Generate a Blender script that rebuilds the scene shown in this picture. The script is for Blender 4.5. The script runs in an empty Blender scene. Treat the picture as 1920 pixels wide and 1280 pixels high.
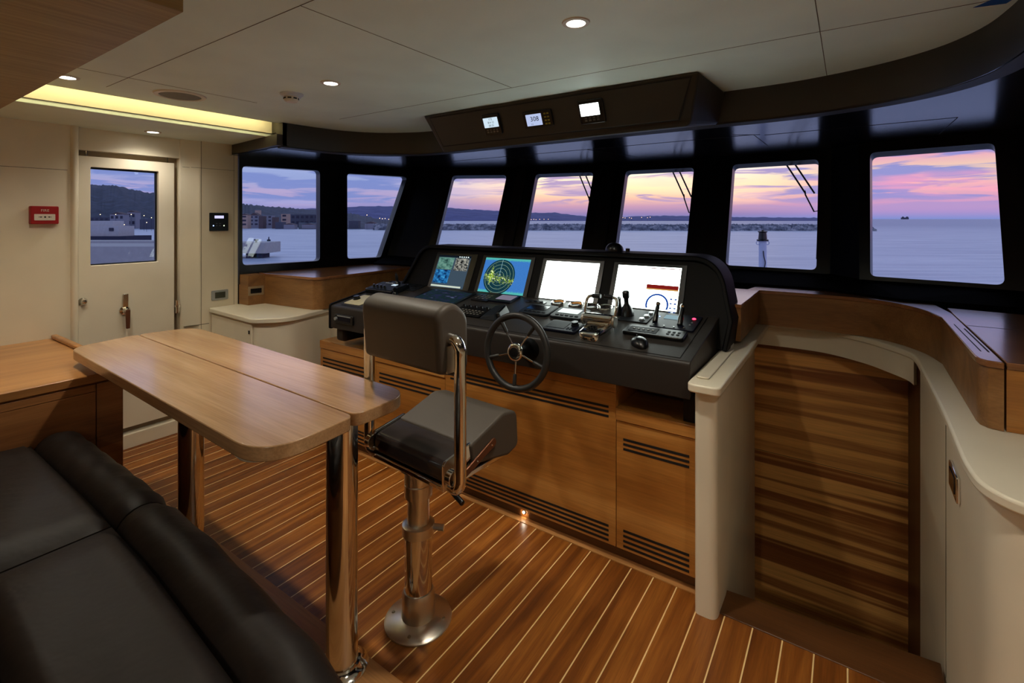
import bpy, bmesh, math, random
from mathutils import Vector, Matrix

# ---------------------------------------------------------------- camera, world, exposure
scene = bpy.context.scene
FPX = 923.4                                   # focal length in pixels of a 1920 px wide frame
YAW = math.atan(632 / FPX)
cam_d = bpy.data.cameras.new('camera')
cam_d.sensor_fit = 'HORIZONTAL'; cam_d.sensor_width = 36.0
cam_d.lens = 36.0 * FPX / 1920
cam_d.shift_y = -(640 - 410) / 1920
cam_d.clip_start = 0.02; cam_d.clip_end = 30000
cam = bpy.data.objects.new('camera', cam_d)
scene.collection.objects.link(cam)
cam.location = (0, 0, 1.5)
cam.rotation_euler = (math.pi / 2, 0, YAW)
scene.camera = cam
vs = scene.view_settings
vs.view_transform = 'Standard'; vs.look = 'None'; vs.gamma = 1.0; vs.use_curve_mapping = False
vs.exposure = 0.12
try:
    scene.cycles.max_bounces = 8
    scene.cycles.diffuse_bounces = 4
    scene.cycles.glossy_bounces = 4
    scene.cycles.transparent_max_bounces = 16
    scene.cycles.caustics_reflective = False
    scene.cycles.caustics_refractive = False
    scene.cycles.sample_clamp_indirect = 4.0
except Exception:
    pass

def lin(c):
    c = c / 255.0
    return c / 12.92 if c <= 0.04045 else ((c + 0.055) / 1.055) ** 2.4
def rgb(r, g, b):
    return (lin(r), lin(g), lin(b), 1.0)

class NT:
    """small helper for node trees"""
    def __init__(self, tree):
        self.t = tree; self.n = tree.nodes; self.l = tree.links
    def new(self, kind, **kw):
        n = self.n.new(kind)
        for k, v in kw.items(): setattr(n, k, v)
        return n
    def set(self, sock, v):
        if hasattr(v, 'is_linked') or isinstance(v, bpy.types.NodeSocket): self.l.new(v, sock)
        else: sock.default_value = v
    def math(self, op, a, b=None, c=None, clamp=False):
        n = self.new('ShaderNodeMath', operation=op); n.use_clamp = clamp
        self.set(n.inputs[0], a)
        if b is not None: self.set(n.inputs[1], b)
        if c is not None: self.set(n.inputs[2], c)
        return n.outputs[0]
    def mrange(self, v, a, b, c=0.0, d=1.0, smooth=False):
        n = self.new('ShaderNodeMapRange')
        if smooth: n.interpolation_type = 'SMOOTHSTEP'
        self.set(n.inputs[0], v); self.set(n.inputs[1], a); self.set(n.inputs[2], b)
        self.set(n.inputs[3], c); self.set(n.inputs[4], d)
        return n.outputs[0]
    def ramp(self, fac, stops, interp='LINEAR'):
        n = self.new('ShaderNodeValToRGB'); cr = n.color_ramp; cr.interpolation = interp
        while len(cr.elements) < len(stops): cr.elements.new(0.5)
        for e, (p, c) in zip(cr.elements, stops): e.position = p; e.color = c
        self.set(n.inputs[0], fac)
        return n.outputs[0]
    def mix(self, fac, a, b, mode='MIX'):
        n = self.new('ShaderNodeMix', data_type='RGBA'); n.blend_type = mode
        self.set(n.inputs[0], fac); self.set(n.inputs[6], a); self.set(n.inputs[7], b)
        return n.outputs[2]
    def noise(self, vec, scale=1.0, detail=3.0, rough=0.5, dist=0.0):
        n = self.new('ShaderNodeTexNoise'); self.set(n.inputs['Vector'], vec)
        n.inputs['Scale'].default_value = scale; n.inputs['Detail'].default_value = detail
        n.inputs['Roughness'].default_value = rough; n.inputs['Distortion'].default_value = dist
        return n.outputs['Fac']
    def comb(self, x, y, z):
        n = self.new('ShaderNodeCombineXYZ')
        self.set(n.inputs[0], x); self.set(n.inputs[1], y); self.set(n.inputs[2], z)
        return n.outputs[0]
    def sep(self, v):
        n = self.new('ShaderNodeSeparateXYZ'); self.set(n.inputs[0], v)
        return n.outputs[0], n.outputs[1], n.outputs[2]

# dusk sky: afterglow ahead (starboard of the bow), blue violet to port, drifting cloud bands
world = bpy.data.worlds.new('dusk_sky'); scene.world = world; world.use_nodes = True
w = NT(world.node_tree); w.n.clear()
tc = w.new('ShaderNodeTexCoord')
sx, sy, sz = w.sep(tc.outputs['Generated'])
az = w.math('ARCTAN2', sx, sy)                      # 0 = bow, negative = port
el = w.math('ARCSINE', w.math('MINIMUM', w.math('MAXIMUM', sz, -0.999), 0.999))
eld = w.math('MULTIPLY', el, 57.2958)               # elevation, degrees
e01 = w.math('DIVIDE', eld, 12.0, clamp=True)
port = w.ramp(e01, [(0.0, rgb(104, 108, 158)), (0.10, rgb(128, 124, 172)), (0.24, rgb(158, 144, 180)), (0.36, rgb(132, 144, 186)),
                    (0.52, rgb(142, 154, 194)), (0.68, rgb(194, 184, 206)), (1.0, rgb(140, 150, 198))])
bow = w.ramp(e01, [(0.0, rgb(104, 116, 168)), (0.045, rgb(134, 116, 160)), (0.12, rgb(184, 140, 162)), (0.19, rgb(226, 176, 154)),
                   (0.29, rgb(250, 222, 170)), (0.40, rgb(244, 222, 196)), (0.48, rgb(252, 246, 238)), (0.75, rgb(236, 230, 232)), (1.0, rgb(190, 184, 212))])
stb = w.ramp(e01, [(0.0, rgb(112, 124, 180)), (0.05, rgb(150, 128, 178)), (0.16, rgb(196, 140, 168)), (0.28, rgb(208, 168, 160)),
                   (0.38, rgb(214, 180, 160)), (0.50, rgb(206, 140, 168)), (0.62, rgb(176, 160, 190)), (0.74, rgb(170, 176, 204)), (1.0, rgb(160, 168, 206))])
f1 = w.mrange(az, -0.86, -0.50, smooth=True)
f2 = w.mrange(az, -0.22, 0.04, smooth=True)
base = w.mix(f2, w.mix(f1, port, bow), stb)
# cloud bands
cv = w.comb(w.math('MULTIPLY', az, 6.5), w.math('MULTIPLY', el, 62.0), 1.7)
n1 = w.noise(cv, 1.0, 5.0, 0.55, 0.6)
n2 = w.noise(w.comb(w.math('MULTIPLY', az, 3.0), w.math('MULTIPLY', el, 26.0), 4.3), 1.0, 4.0, 0.5, 0.3)
cm = w.mrange(n1, 0.46, 0.56, smooth=True)
cm = w.math('MULTIPLY', cm, w.mrange(eld, 0.8, 2.2))
ccol = w.mix(f1, rgb(108, 122, 176), rgb(158, 134, 176))
ccol = w.mix(f2, ccol, rgb(122, 126, 184))
base = w.mix(w.math('MULTIPLY', cm, 0.92), base, ccol)
pm = w.math('MULTIPLY', w.mrange(n2, 0.52, 0.66, smooth=True), w.mrange(eld, 1.0, 2.5))
pcol = w.mix(f2, w.mix(f1, rgb(190, 176, 206), rgb(250, 206, 176)), rgb(236, 148, 168))
base = w.mix(w.math('MULTIPLY', pm, 0.6), base, pcol)
# higher sky: even lavender blue fading darker overhead
hi = w.mix(w.mrange(eld, 18.0, 80.0), rgb(166, 176, 208), rgb(110, 126, 166))
base = w.mix(w.mrange(eld, 9.0, 22.0, smooth=True), base, hi)
base = w.mix(w.mrange(eld, -0.5, -4.0), base, rgb(90, 98, 150))
bg = w.new('ShaderNodeBackground'); w.set(bg.inputs[0], base); bg.inputs[1].default_value = 1.4
wo = w.new('ShaderNodeOutputWorld'); w.l.new(bg.outputs[0], wo.inputs[0])

# ---------------------------------------------------------------- materials
M = {}
def mat(name, col, rough=0.5, metal=0.0, emit=None, estr=0.0, coat=0.0, bump=None, spec=0.5):
    m = bpy.data.materials.new(name); m.use_nodes = True
    b = m.node_tree.nodes['Principled BSDF']; t = NT(m.node_tree)
    b.inputs['Base Color'].default_value = col; b.inputs['Roughness'].default_value = rough
    b.inputs['Metallic'].default_value = metal; b.inputs['Specular IOR Level'].default_value = spec
    if coat: b.inputs['Coat Weight'].default_value = coat; b.inputs['Coat Roughness'].default_value = 0.12
    if emit: b.inputs['Emission Color'].default_value = emit; b.inputs['Emission Strength'].default_value = estr
    if bump:
        sc, st, dist = bump
        oc = t.new('ShaderNodeTexCoord')
        nz = t.noise(oc.outputs['Object'], sc, 4.0, 0.6)
        bn = t.new('ShaderNodeBump'); bn.inputs['Strength'].default_value = st; bn.inputs['Distance'].default_value = dist
        t.l.new(nz, bn.inputs['Height']); t.l.new(bn.outputs[0], b.inputs['Normal'])
    # slight tonal variation keeps every surface procedural
    oc = t.new('ShaderNodeTexCoord')
    nz = t.noise(oc.outputs['Object'], 3.0, 2.0, 0.5)
    v = t.mrange(nz, 0.3, 0.7, 0.94, 1.05)
    mx = t.mix(1.0, col, t.comb(v, v, v), 'MULTIPLY')
    t.l.new(mx, b.inputs['Base Color'])
    M[name] = m
    return m

def wood(name, dark, mid, light, axis=0, rough=0.35, across=9.0, along=0.8, coat=0.0, contrast=1.0, banded=False):
    m = bpy.data.materials.new(name); m.use_nodes = True
    b = m.node_tree.nodes['Principled BSDF']; t = NT(m.node_tree)
    oc = t.new('ShaderNodeTexCoord')
    s = [across] * 3; s[axis] = along
    mp = t.new('ShaderNodeMapping'); mp.inputs['Scale'].default_value = s
    t.l.new(oc.outputs['Object'], mp.inputs[0])
    g = t.noise(mp.outputs[0], 1.0, 6.0, 0.6, 0.5)
    s2 = [160.0] * 3; s2[axis] = 5.0
    mp2 = t.new('ShaderNodeMapping'); mp2.inputs['Scale'].default_value = s2
    t.l.new(oc.outputs['Object'], mp2.inputs[0])
    f = t.noise(mp2.outputs[0], 1.0, 2.0, 0.5)
    h = 0.5 / contrast
    col = t.ramp(t.mrange(g, 0.5 - 0.22 / contrast, 0.5 + 0.22 / contrast), [(0.0, dark), (0.5, mid), (1.0, light)])
    if banded:
        x, y, z = t.sep(oc.outputs['Object'])
        bz = t.noise(t.comb(t.math('MULTIPLY', x, 0.25), 0.0, t.math('MULTIPLY', z, 13.0)), 1.0, 2.0, 0.5, 0.15)
        bf = t.mrange(bz, 0.47, 0.55, smooth=True)
        col = t.mix(t.math('MULTIPLY', bf, 0.9), col, light)
    v = t.mrange(f, 0.3, 0.7, 0.86, 1.08)
    col = t.mix(1.0, col, t.comb(v, v, v), 'MULTIPLY')
    t.l.new(col, b.inputs['Base Color'])
    b.inputs['Roughness'].default_value = rough
    if coat: b.inputs['Coat Weight'].default_value = coat; b.inputs['Coat Roughness'].default_value = 0.15
    bn = t.new('ShaderNodeBump'); bn.inputs['Strength'].default_value = 0.12; bn.inputs['Distance'].default_value = 0.002
    t.l.new(f, bn.inputs['Height']); t.l.new(bn.outputs[0], b.inputs['Normal'])
    M[name] = m
    return m

def emit_mat(name, col, strength):
    m = bpy.data.materials.new(name); m.use_nodes = True
    t = NT(m.node_tree); t.n.clear()
    e = t.new('ShaderNodeEmission'); e.inputs[0].default_value = col; e.inputs[1].default_value = strength
    o = t.new('ShaderNodeOutputMaterial'); t.l.new(e.outputs[0], o.inputs[0])
    M[name] = m
    return m

mat('white_lacquer', rgb(232, 223, 200), 0.38)
mat('ceiling_panel', rgb(232, 246, 238), 0.6)
mat('seam_dark', rgb(92, 84, 62), 0.7)
mat('seam_black', rgb(14, 12, 10), 0.7)
mat('door_white', rgb(234, 225, 204), 0.22)
mat('black_matte', rgb(9, 8, 8), 0.9, spec=0.05)
mat('black_frame', rgb(15, 15, 20), 0.28)
mat('black_frame_edge', rgb(70, 72, 90), 0.25)
mat('fascia_leather', rgb(52, 46, 38), 0.5, bump=(420, 0.15, 0.001))
mat('soffit_vinyl', rgb(30, 30, 34), 0.16, spec=1.0)
mat('console_leather', rgb(46, 42, 39), 0.45, bump=(380, 0.2, 0.001), spec=0.3)
mat('hood_leather', rgb(13, 12, 12), 0.55, bump=(380, 0.2, 0.001), spec=0.1)
mat('seat_leather', rgb(76, 69, 61), 0.5, bump=(300, 0.15, 0.001), spec=0.3)
mat('seat_glossy', rgb(52, 46, 44), 0.16, coat=0.5)
mat('settee_leather', rgb(25, 18, 14), 0.5, bump=(5.0, 0.35, 0.02), spec=0.22)
mat('chrome', rgb(232, 230, 224), 0.09, metal=1.0)
mat('brushed', rgb(220, 214, 200), 0.3, metal=1.0)
mat('bronze', rgb(120, 78, 56), 0.35, metal=0.7)
mat('rubber', rgb(34, 34, 33), 0.45)
mat('black_plastic', rgb(9, 9, 11), 0.3)
mat('navy_plastic', rgb(14, 16, 30), 0.4, spec=0.15)
mat('slate_plastic', rgb(27, 30, 34), 0.5, spec=0.12)
mat('cream_plastic', rgb(206, 196, 160), 0.45)
mat('grey_key', rgb(104, 101, 94), 0.4)
mat('white_key', rgb(205, 210, 220), 0.4)
mat('yellow_mark', rgb(170, 160, 60), 0.5)
mat('red_plastic', rgb(160, 18, 26), 0.35)
mat('label_white', rgb(222, 214, 200), 0.5)
mat('ink', rgb(14, 12, 12), 0.6)
mat('ink_grey', rgb(90, 94, 104), 0.6)
mat('speaker_cloth', rgb(130, 130, 124), 0.9)
mat('silver_plastic', rgb(170, 176, 178), 0.3, metal=0.5)
mat('taupe_frame', rgb(150, 130, 104), 0.4)
mat('dark_screen', rgb(20, 18, 22), 0.15)
mat('lcd_olive', rgb(60, 64, 54), 0.2)
mat('blue_tape', rgb(24, 84, 170), 0.5)
mat('brass_screw', rgb(180, 172, 150), 0.3, metal=1.0)
wood('teak_cabinet', rgb(150, 92, 36), rgb(180, 120, 54), rgb(206, 148, 78), 0, 0.36, across=7, along=0.7, coat=0.25)
wood('teak_cap', rgb(158, 100, 44), rgb(190, 130, 64), rgb(212, 156, 86), 0, 0.28, across=10, along=0.7, coat=0.3)
wood('teak_shelf', rgb(122, 80, 50), rgb(146, 98, 62), rgb(166, 116, 76), 0, 0.22, across=9, along=0.7, coat=0.5)
wood('teak_shelf_face', rgb(110, 74, 42), rgb(142, 100, 58), rgb(162, 118, 72), 0, 0.4, across=8, along=0.6)
wood('teak_table', rgb(158, 118, 80), rgb(182, 142, 100), rgb(200, 162, 120), 0, 0.26, across=8, along=0.5, coat=0.4)
wood('teak_left', rgb(150, 100, 54), rgb(184, 128, 72), rgb(206, 150, 90), 1, 0.32, across=9, along=0.6, coat=0.2)
wood('walnut_front', rgb(92, 56, 30), rgb(146, 94, 52), rgb(170, 116, 68), 1, 0.4, across=8, along=0.6, contrast=1.3)
wood('teak_overhead', rgb(138, 114, 74), rgb(158, 134, 90), rgb(176, 152, 106), 1, 0.5, across=60, along=1.2)
wood('stair_veneer', rgb(128, 70, 34), rgb(154, 92, 46), rgb(240, 178, 100), 0, 0.4, across=7, along=0.3, banded=True)
wood('stair_wood_dark', rgb(70, 36, 18), rgb(88, 48, 24), rgb(104, 60, 32), 2, 0.45)
wood('margin_board', rgb(158, 104, 56), rgb(182, 126, 72), rgb(196, 142, 86), 0, 0.4)
wood('plinth_wood', rgb(74, 44, 20), rgb(92, 56, 26), rgb(108, 68, 34), 0, 0.4)

# planked floor: teak planks with pale caulking, running fore and aft
m = bpy.data.materials.new('plank_floor'); m.use_nodes = True
t = NT(m.node_tree); b = m.node_tree.nodes['Principled BSDF']
oc = t.new('ShaderNodeTexCoord'); x, y, z = t.sep(oc.outputs['Object'])
SP = 0.0959
u = t.math('DIVIDE', t.math('ADD', x, 0.004 + SP * 100), SP)
idx = t.math('FLOOR', t.math('ADD', u, 0.0)); fr = t.math('FRACT', u)
dist = t.math('MINIMUM', fr, t.math('SUBTRACT', 1.0, fr))
line = t.math('LESS_THAN', dist, 0.024)
wn = t.new('ShaderNodeTexWhiteNoise', noise_dimensions='1D'); t.l.new(idx, wn.inputs['W'])
pv = wn.outputs['Value']
gv = t.comb(t.math('MULTIPLY', x, 22.0), t.math('ADD', t.math('MULTIPLY', y, 1.1), t.math('MULTIPLY', idx, 7.7)), 0.0)
g = t.noise(gv, 1.0, 6.0, 0.62, 0.4)
fv = t.comb(t.math('MULTIPLY', x, 300.0), t.math('MULTIPLY', y, 9.0), 0.0)
ff = t.noise(fv, 1.0, 2.0, 0.5)
g2 = t.math('ADD', t.mrange(g, 0.3, 0.7), t.math('MULTIPLY', t.math('SUBTRACT', pv, 0.5), 0.5))
col = t.ramp(g2, [(0.0, rgb(96, 50, 17)), (0.5, rgb(134, 76, 27)), (1.0, rgb(168, 104, 42))])
v = t.mrange(ff, 0.3, 0.7, 0.84, 1.1)
col = t.mix(1.0, col, t.comb(v, v, v), 'MULTIPLY')
col = t.mix(line, col, rgb(240, 206, 144))
t.l.new(col, b.inputs['Base Color']); b.inputs['Roughness'].default_value = 0.33
bn = t.new('ShaderNodeBump'); bn.inputs['Strength'].default_value = 0.1; bn.inputs['Distance'].default_value = 0.002
t.l.new(ff, bn.inputs['Height']); t.l.new(bn.outputs[0], b.inputs['Normal'])
M['plank_floor'] = m

# window glass
m = bpy.data.materials.new('window_glass'); m.use_nodes = True
t = NT(m.node_tree); t.n.clear()
tr = t.new('ShaderNodeBsdfTransparent'); tr.inputs[0].default_value = (0.96, 0.97, 0.98, 1)
gl = t.new('ShaderNodeBsdfGlossy'); gl.inputs['Roughness'].default_value = 0.0
fz = t.new('ShaderNodeFresnel'); fz.inputs[0].default_value = 1.35
mx = t.new('ShaderNodeMixShader'); t.l.new(fz.outputs[0], mx.inputs[0]); t.l.new(tr.outputs[0], mx.inputs[1]); t.l.new(gl.outputs[0], mx.inputs[2])
o = t.new('ShaderNodeOutputMaterial'); t.l.new(mx.outputs[0], o.inputs[0])
M['window_glass'] = m

# sea
m = bpy.data.materials.new('sea_water'); m.use_nodes = True
t = NT(m.node_tree); b = m.node_tree.nodes['Principled BSDF']
b.inputs['Base Color'].default_value = rgb(118, 124, 176); b.inputs['Roughness'].default_value = 0.38; b.inputs['Specular IOR Level'].default_value = 0.35
oc = t.new('ShaderNodeTexCoord'); x, y, z = t.sep(oc.outputs['Object'])
rx = t.math('ADD', t.math('MULTIPLY', x, math.cos(YAW)), t.math('MULTIPLY', y, math.sin(YAW)))
ry = t.math('ADD', t.math('MULTIPLY', x, -math.sin(YAW)), t.math('MULTIPLY', y, math.cos(YAW)))
wv = t.noise(t.comb(t.math('MULTIPLY', rx, 0.16), t.math('MULTIPLY', ry, 0.16), 0.0), 1.0, 6.0, 0.7)
bn = t.new('ShaderNodeBump'); bn.inputs['Strength'].default_value = 0.5; bn.inputs['Distance'].default_value = 0.5
t.l.new(wv, bn.inputs['Height']); t.l.new(bn.outputs[0], b.inputs['Normal'])
wc = t.noise(t.comb(t.math('MULTIPLY', rx, 0.05), t.math('MULTIPLY', ry, 0.4), 2.0), 1.0, 5.0, 0.65)
sc_ = t.ramp(wc, [(0.35, rgb(142, 158, 184)), (0.65, rgb(186, 196, 212))])
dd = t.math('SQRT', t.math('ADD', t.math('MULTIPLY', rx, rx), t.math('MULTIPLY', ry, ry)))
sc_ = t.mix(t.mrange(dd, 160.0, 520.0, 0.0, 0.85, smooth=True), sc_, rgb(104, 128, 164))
t.l.new(sc_, b.inputs['Base Color'])
M['sea_water'] = m

mat('rock', rgb(96, 104, 140), 0.95)
m = M['rock']; t = NT(m.node_tree); b = m.node_tree.nodes['Principled BSDF']
oc = t.new('ShaderNodeTexCoord')
vn = t.new('ShaderNodeTexVoronoi'); vn.inputs['Scale'].default_value = 0.6; t.l.new(oc.outputs['Object'], vn.inputs['Vector'])
rc = t.ramp(t.noise(oc.outputs['Object'], 0.35, 5, 0.7), [(0.38, rgb(60, 66, 84)), (0.5, rgb(100, 106, 124)), (0.62, rgb(150, 152, 164))])
t.l.new(rc, b.inputs['Base Color'])
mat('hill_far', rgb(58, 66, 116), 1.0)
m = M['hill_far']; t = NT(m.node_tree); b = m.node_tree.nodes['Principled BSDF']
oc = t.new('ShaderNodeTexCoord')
rc = t.ramp(t.noise(oc.outputs['Object'], 0.02, 6, 0.7), [(0.35, rgb(54, 62, 112)), (0.55, rgb(72, 80, 130)), (0.72, rgb(96, 100, 146))])  # bluish ramp puts the distance haze into the hill colour
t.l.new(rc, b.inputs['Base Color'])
mat('hill_near', rgb(36, 46, 62), 1.0)
m = M['hill_near']; t = NT(m.node_tree); b = m.node_tree.nodes['Principled BSDF']
oc = t.new('ShaderNodeTexCoord')
rc = t.ramp(t.noise(oc.outputs['Object'], 0.09, 6, 0.75), [(0.35, rgb(34, 42, 60)), (0.55, rgb(54, 64, 84)), (0.75, rgb(78, 84, 116))])
t.l.new(rc, b.inputs['Base Color'])
mat('concrete', rgb(158, 158, 162), 0.9)
mat('concrete_dark', rgb(40, 42, 66), 0.9)
mat('house_blue', rgb(128, 130, 146), 0.9)
mat('house_brick', rgb(84, 72, 78), 0.9)
mat('house_pink', rgb(168, 146, 138), 0.9)
mat('house_dark', rgb(74, 78, 96), 0.9)
mat('house_window', rgb(30, 34, 62), 0.5)
mat('mast_paint', rgb(190, 196, 226), 0.5)
mat('boat_white', rgb(170, 172, 180), 0.7)
emit_mat('lamp_white', (1.0, 0.93, 0.80, 1), 16.0)
emit_mat('cove_led', (1.0, 0.80, 0.40, 1), 11.0)
emit_mat('step_led', (1.0, 0.90, 0.72, 1), 60.0)
emit_mat('shore_glow', (1.0, 0.62, 0.34, 1), 4.0)
emit_mat('screen_white', (0.88, 1.0, 0.94, 1), 6.0)
emit_mat('screen_bright', (0.9, 1.0, 0.97, 1), 4.0)
emit_mat('lcd_blue', rgb(190, 204, 242), 0.85)
emit_mat('lcd_pale', rgb(212, 232, 246), 0.9)
emit_mat('lcd_teal', rgb(150, 180, 190), 0.8)
emit_mat('lcd_mauve', rgb(128, 122, 140), 0.8)
emit_mat('lcd_violet', rgb(206, 204, 255), 1.1)
emit_mat('ink_blue', rgb(28, 66, 150), 1.0)
emit_mat('ink_red', rgb(120, 26, 22), 1.0)
emit_mat('ink_sand', rgb(200, 150, 80), 1.0)
emit_mat('scr_grey', rgb(58, 74, 88), 1.0)
emit_mat('scr_dark', rgb(14, 22, 30), 1.0)
emit_mat('scr_cream', rgb(196, 206, 190), 1.0)
emit_mat('led_red', (1.0, 0.03, 0.08, 1), 5.0)
emit_mat('led_blue', (0.25, 0.45, 1.0, 1), 6.0)
emit_mat('led_green', (0.8, 1.0, 0.5, 1), 3.0)
emit_mat('led_white', (1, 1, 1, 1), 2.5)
emit_mat('gauge_orange', (1.0, 0.45, 0.12, 1), 0.8)
emit_mat('violet_label', rgb(90, 84, 190), 0.8)

def pic_mat(name, stops, scale, detail=5.0, strength=1.0):
    m = bpy.data.materials.new(name); m.use_nodes = True
    t = NT(m.node_tree); t.n.clear()
    uv = t.new('ShaderNodeTexCoord')
    c = t.ramp(t.noise(uv.outputs['UV'], scale, detail, 0.7), stops)
    e = t.new('ShaderNodeEmission'); t.l.new(c, e.inputs[0]); e.inputs[1].default_value = strength
    o = t.new('ShaderNodeOutputMaterial'); t.l.new(e.outputs[0], o.inputs[0])
    M[name] = m
pic_mat('cam_green', [(0.35, rgb(40, 70, 66)), (0.5, rgb(86, 130, 118)), (0.62, rgb(110, 150, 136)), (0.75, rgb(30, 40, 44))], 2.2, 2)
pic_mat('cam_grey', [(0.42, rgb(14, 14, 16)), (0.5, rgb(110, 112, 108)), (0.6, rgb(168, 166, 152))], 5.0)
pic_mat('cam_blue', [(0.4, rgb(10, 26, 60)), (0.5, rgb(30, 96, 156)), (0.62, rgb(60, 150, 200))], 3.4)
pic_mat('map_dark', [(0.38, rgb(40, 48, 76)), (0.5, rgb(30, 50, 50)), (0.58, rgb(36, 40, 66)), (0.7, rgb(96, 108, 140))], 3.0, 2, 0.6)

# radar picture
m = bpy.data.materials.new('radar_picture'); m.use_nodes = True
t = NT(m.node_tree); t.n.clear()
uv = t.new('ShaderNodeTexCoord'); ux, uy, uz = t.sep(uv.outputs['UV'])
px = t.math('MULTIPLY', t.math('SUBTRACT', ux, 0.40), 1.47); py = t.math('SUBTRACT', uy, 0.46)
r = t.math('SQRT', t.math('ADD', t.math('MULTIPLY', px, px), t.math('MULTIPLY', py, py)))
disc = t.math('LESS_THAN', r, 0.50)
sea_c = t.ramp(t.noise(uv.outputs['UV'], 60, 3, 0.8), [(0.3, rgb(44, 104, 176)), (0.7, rgb(70, 128, 200))])
edge = t.math('GREATER_THAN', t.math('ADD', t.math('ABSOLUTE', t.math('SUBTRACT', uy, 0.5)), t.math('MULTIPLY', t.noise(uv.outputs['UV'], 40, 4, 0.9), 0.25)), 0.56)
bgc = t.mix(t.math('MULTIPLY', edge, 0.75), sea_c, rgb(84, 190, 160))
ring = t.math('LESS_THAN', t.math('ABSOLUTE', t.math('SUBTRACT', t.math('FRACT', t.math('MULTIPLY', r, 10.0)), 0.5)), 0.035)
dc = t.mix(t.math('MULTIPLY', ring, 0.8), rgb(18, 52, 62), rgb(160, 196, 170))
heading = t.math('MULTIPLY', t.math('LESS_THAN', t.math('ABSOLUTE', px), 0.004), t.math('GREATER_THAN', py, 0.0))
dc = t.mix(heading, dc, rgb(150, 200, 220))
nz = t.noise(uv.outputs['UV'], 18, 6, 0.85, 0.6)
zone1 = t.mrange(t.math('ADD', t.math('ABSOLUTE', t.math('ADD', px, 0.26)), t.math('MULTIPLY', t.math('ABSOLUTE', t.math('SUBTRACT', py, 0.02)), 0.45)), 0.17, 0.05)
zone2 = t.mrange(t.math('ABSOLUTE', t.math('ADD', py, t.math('ADD', 0.06, t.math('MULTIPLY', px, 0.10)))), 0.20, 0.02)
zone = t.math('MAXIMUM', t.math('MULTIPLY', zone1, 0.22), t.math('MULTIPLY', zone2, 0.13))
hit = t.math('GREATER_THAN', t.math('ADD', nz, zone), 0.635)
ec = t.ramp(t.noise(uv.outputs['UV'], 24, 3, 0.6), [(0.38, rgb(92, 132, 24)), (0.52, rgb(160, 190, 44)), (0.62, rgb(236, 244, 210))])
dc = t.mix(hit, dc, ec)
fin = t.mix(disc, bgc, dc)
e = t.new('ShaderNodeEmission'); t.l.new(fin, e.inputs[0]); e.inputs[1].default_value = 1.0
o = t.new('ShaderNodeOutputMaterial'); t.l.new(e.outputs[0], o.inputs[0])
M['radar_picture'] = m

# ---------------------------------------------------------------- geometry helpers
col = scene.collection
WL = {}                                       # world position of each object's origin
def tag(o, label=None, cat=None, group=None, kind=None):
    if label: o['label'] = label
    if cat: o['category'] = cat
    if group: o['group'] = group
    if kind: o['kind'] = kind
    return o
def thing(name, label, cat, loc=(0, 0, 0), group=None):
    o = bpy.data.objects.new(name, None); col.objects.link(o)
    o.empty_display_size = 0.05; o.location = loc; WL[o] = Vector(loc)
    return tag(o, label, cat, group)
def obj(name, bm, m, parent=None, smooth=True, bevel=0.0, seg=2, angle=35, subsurf=0, label=None):
    base = Vector((0, 0, 0))
    if parent is not None: base = WL[parent]
    else:
        # origin at the base centre of the mesh
        xs = [v.co.x for v in bm.verts]; ys = [v.co.y for v in bm.verts]; zs = [v.co.z for v in bm.verts]
        base = Vector(((min(xs) + max(xs)) / 2, (min(ys) + max(ys)) / 2, min(zs)))
    if KEEP_ORIGIN and parent is None: base = Vector((0, 0, 0))
    bmesh.ops.recalc_face_normals(bm, faces=bm.faces[:])
    for v in bm.verts: v.co -= base
    me = bpy.data.meshes.new(name); bm.to_mesh(me); bm.free()
    me.materials.append(M[m])
    if smooth:
        for p in me.polygons: p.use_smooth = True
        me.set_sharp_from_angle(angle=math.radians(angle))
    o = bpy.data.objects.new(name, me); col.objects.link(o)
    if parent is not None:
        o.parent = parent; WL[o] = base.copy()
    else:
        o.location = base; WL[o] = base.copy()
    if bevel:
        bv = o.modifiers.new('bevel', 'BEVEL'); bv.width = bevel; bv.segments = seg
        bv.limit_method = 'ANGLE'; bv.angle_limit = math.radians(angle)
    if subsurf:
        ss = o.modifiers.new('subsurf', 'SUBSURF'); ss.levels = subsurf; ss.render_levels = subsurf
    if label: o['label'] = label
    return o
KEEP_ORIGIN = False
def struct(name, bm, m, parent=None, **kw):
    global KEEP_ORIGIN
    KEEP_ORIGIN = True
    o = obj(name, bm, m, parent, **kw)
    KEEP_ORIGIN = False
    o['kind'] = 'structure'
    return o

def BM(): return bmesh.new()
def box(bm, x0, x1, y0, y1, z0, z1, T=None):
    vs_ = [Vector(p) for p in ((x0, y0, z0), (x1, y0, z0), (x1, y1, z0), (x0, y1, z0), (x0, y0, z1), (x1, y0, z1), (x1, y1, z1), (x0, y1, z1))]
    if T is not None: vs_ = [T @ p for p in vs_]
    v = [bm.verts.new(p) for p in vs_]
    for f in ((0, 3, 2, 1), (4, 5, 6, 7), (0, 1, 5, 4), (1, 2, 6, 5), (2, 3, 7, 6), (3, 0, 4, 7)):
        bm.faces.new([v[i] for i in f])
    return v
def prism(bm, pts, d, T=None):
    """pts: 3-D polygon, extruded by the vector d"""
    d = Vector(d)
    a = [Vector(p) for p in pts]; b = [p + d for p in a]
    if T is not None: a = [T @ p for p in a]; b = [T @ p for p in b]
    va = [bm.verts.new(p) for p in a]; vb = [bm.verts.new(p) for p in b]
    n = len(va)
    bm.faces.new(va); bm.faces.new(vb[::-1])
    for i in range(n):
        j = (i + 1) % n
        bm.faces.new([va[i], vb[i], vb[j], va[j]])
def slab(bm, xy, z0, z1, T=None):
    prism(bm, [(p[0], p[1], z0) for p in xy], (0, 0, z1 - z0), T)
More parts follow.
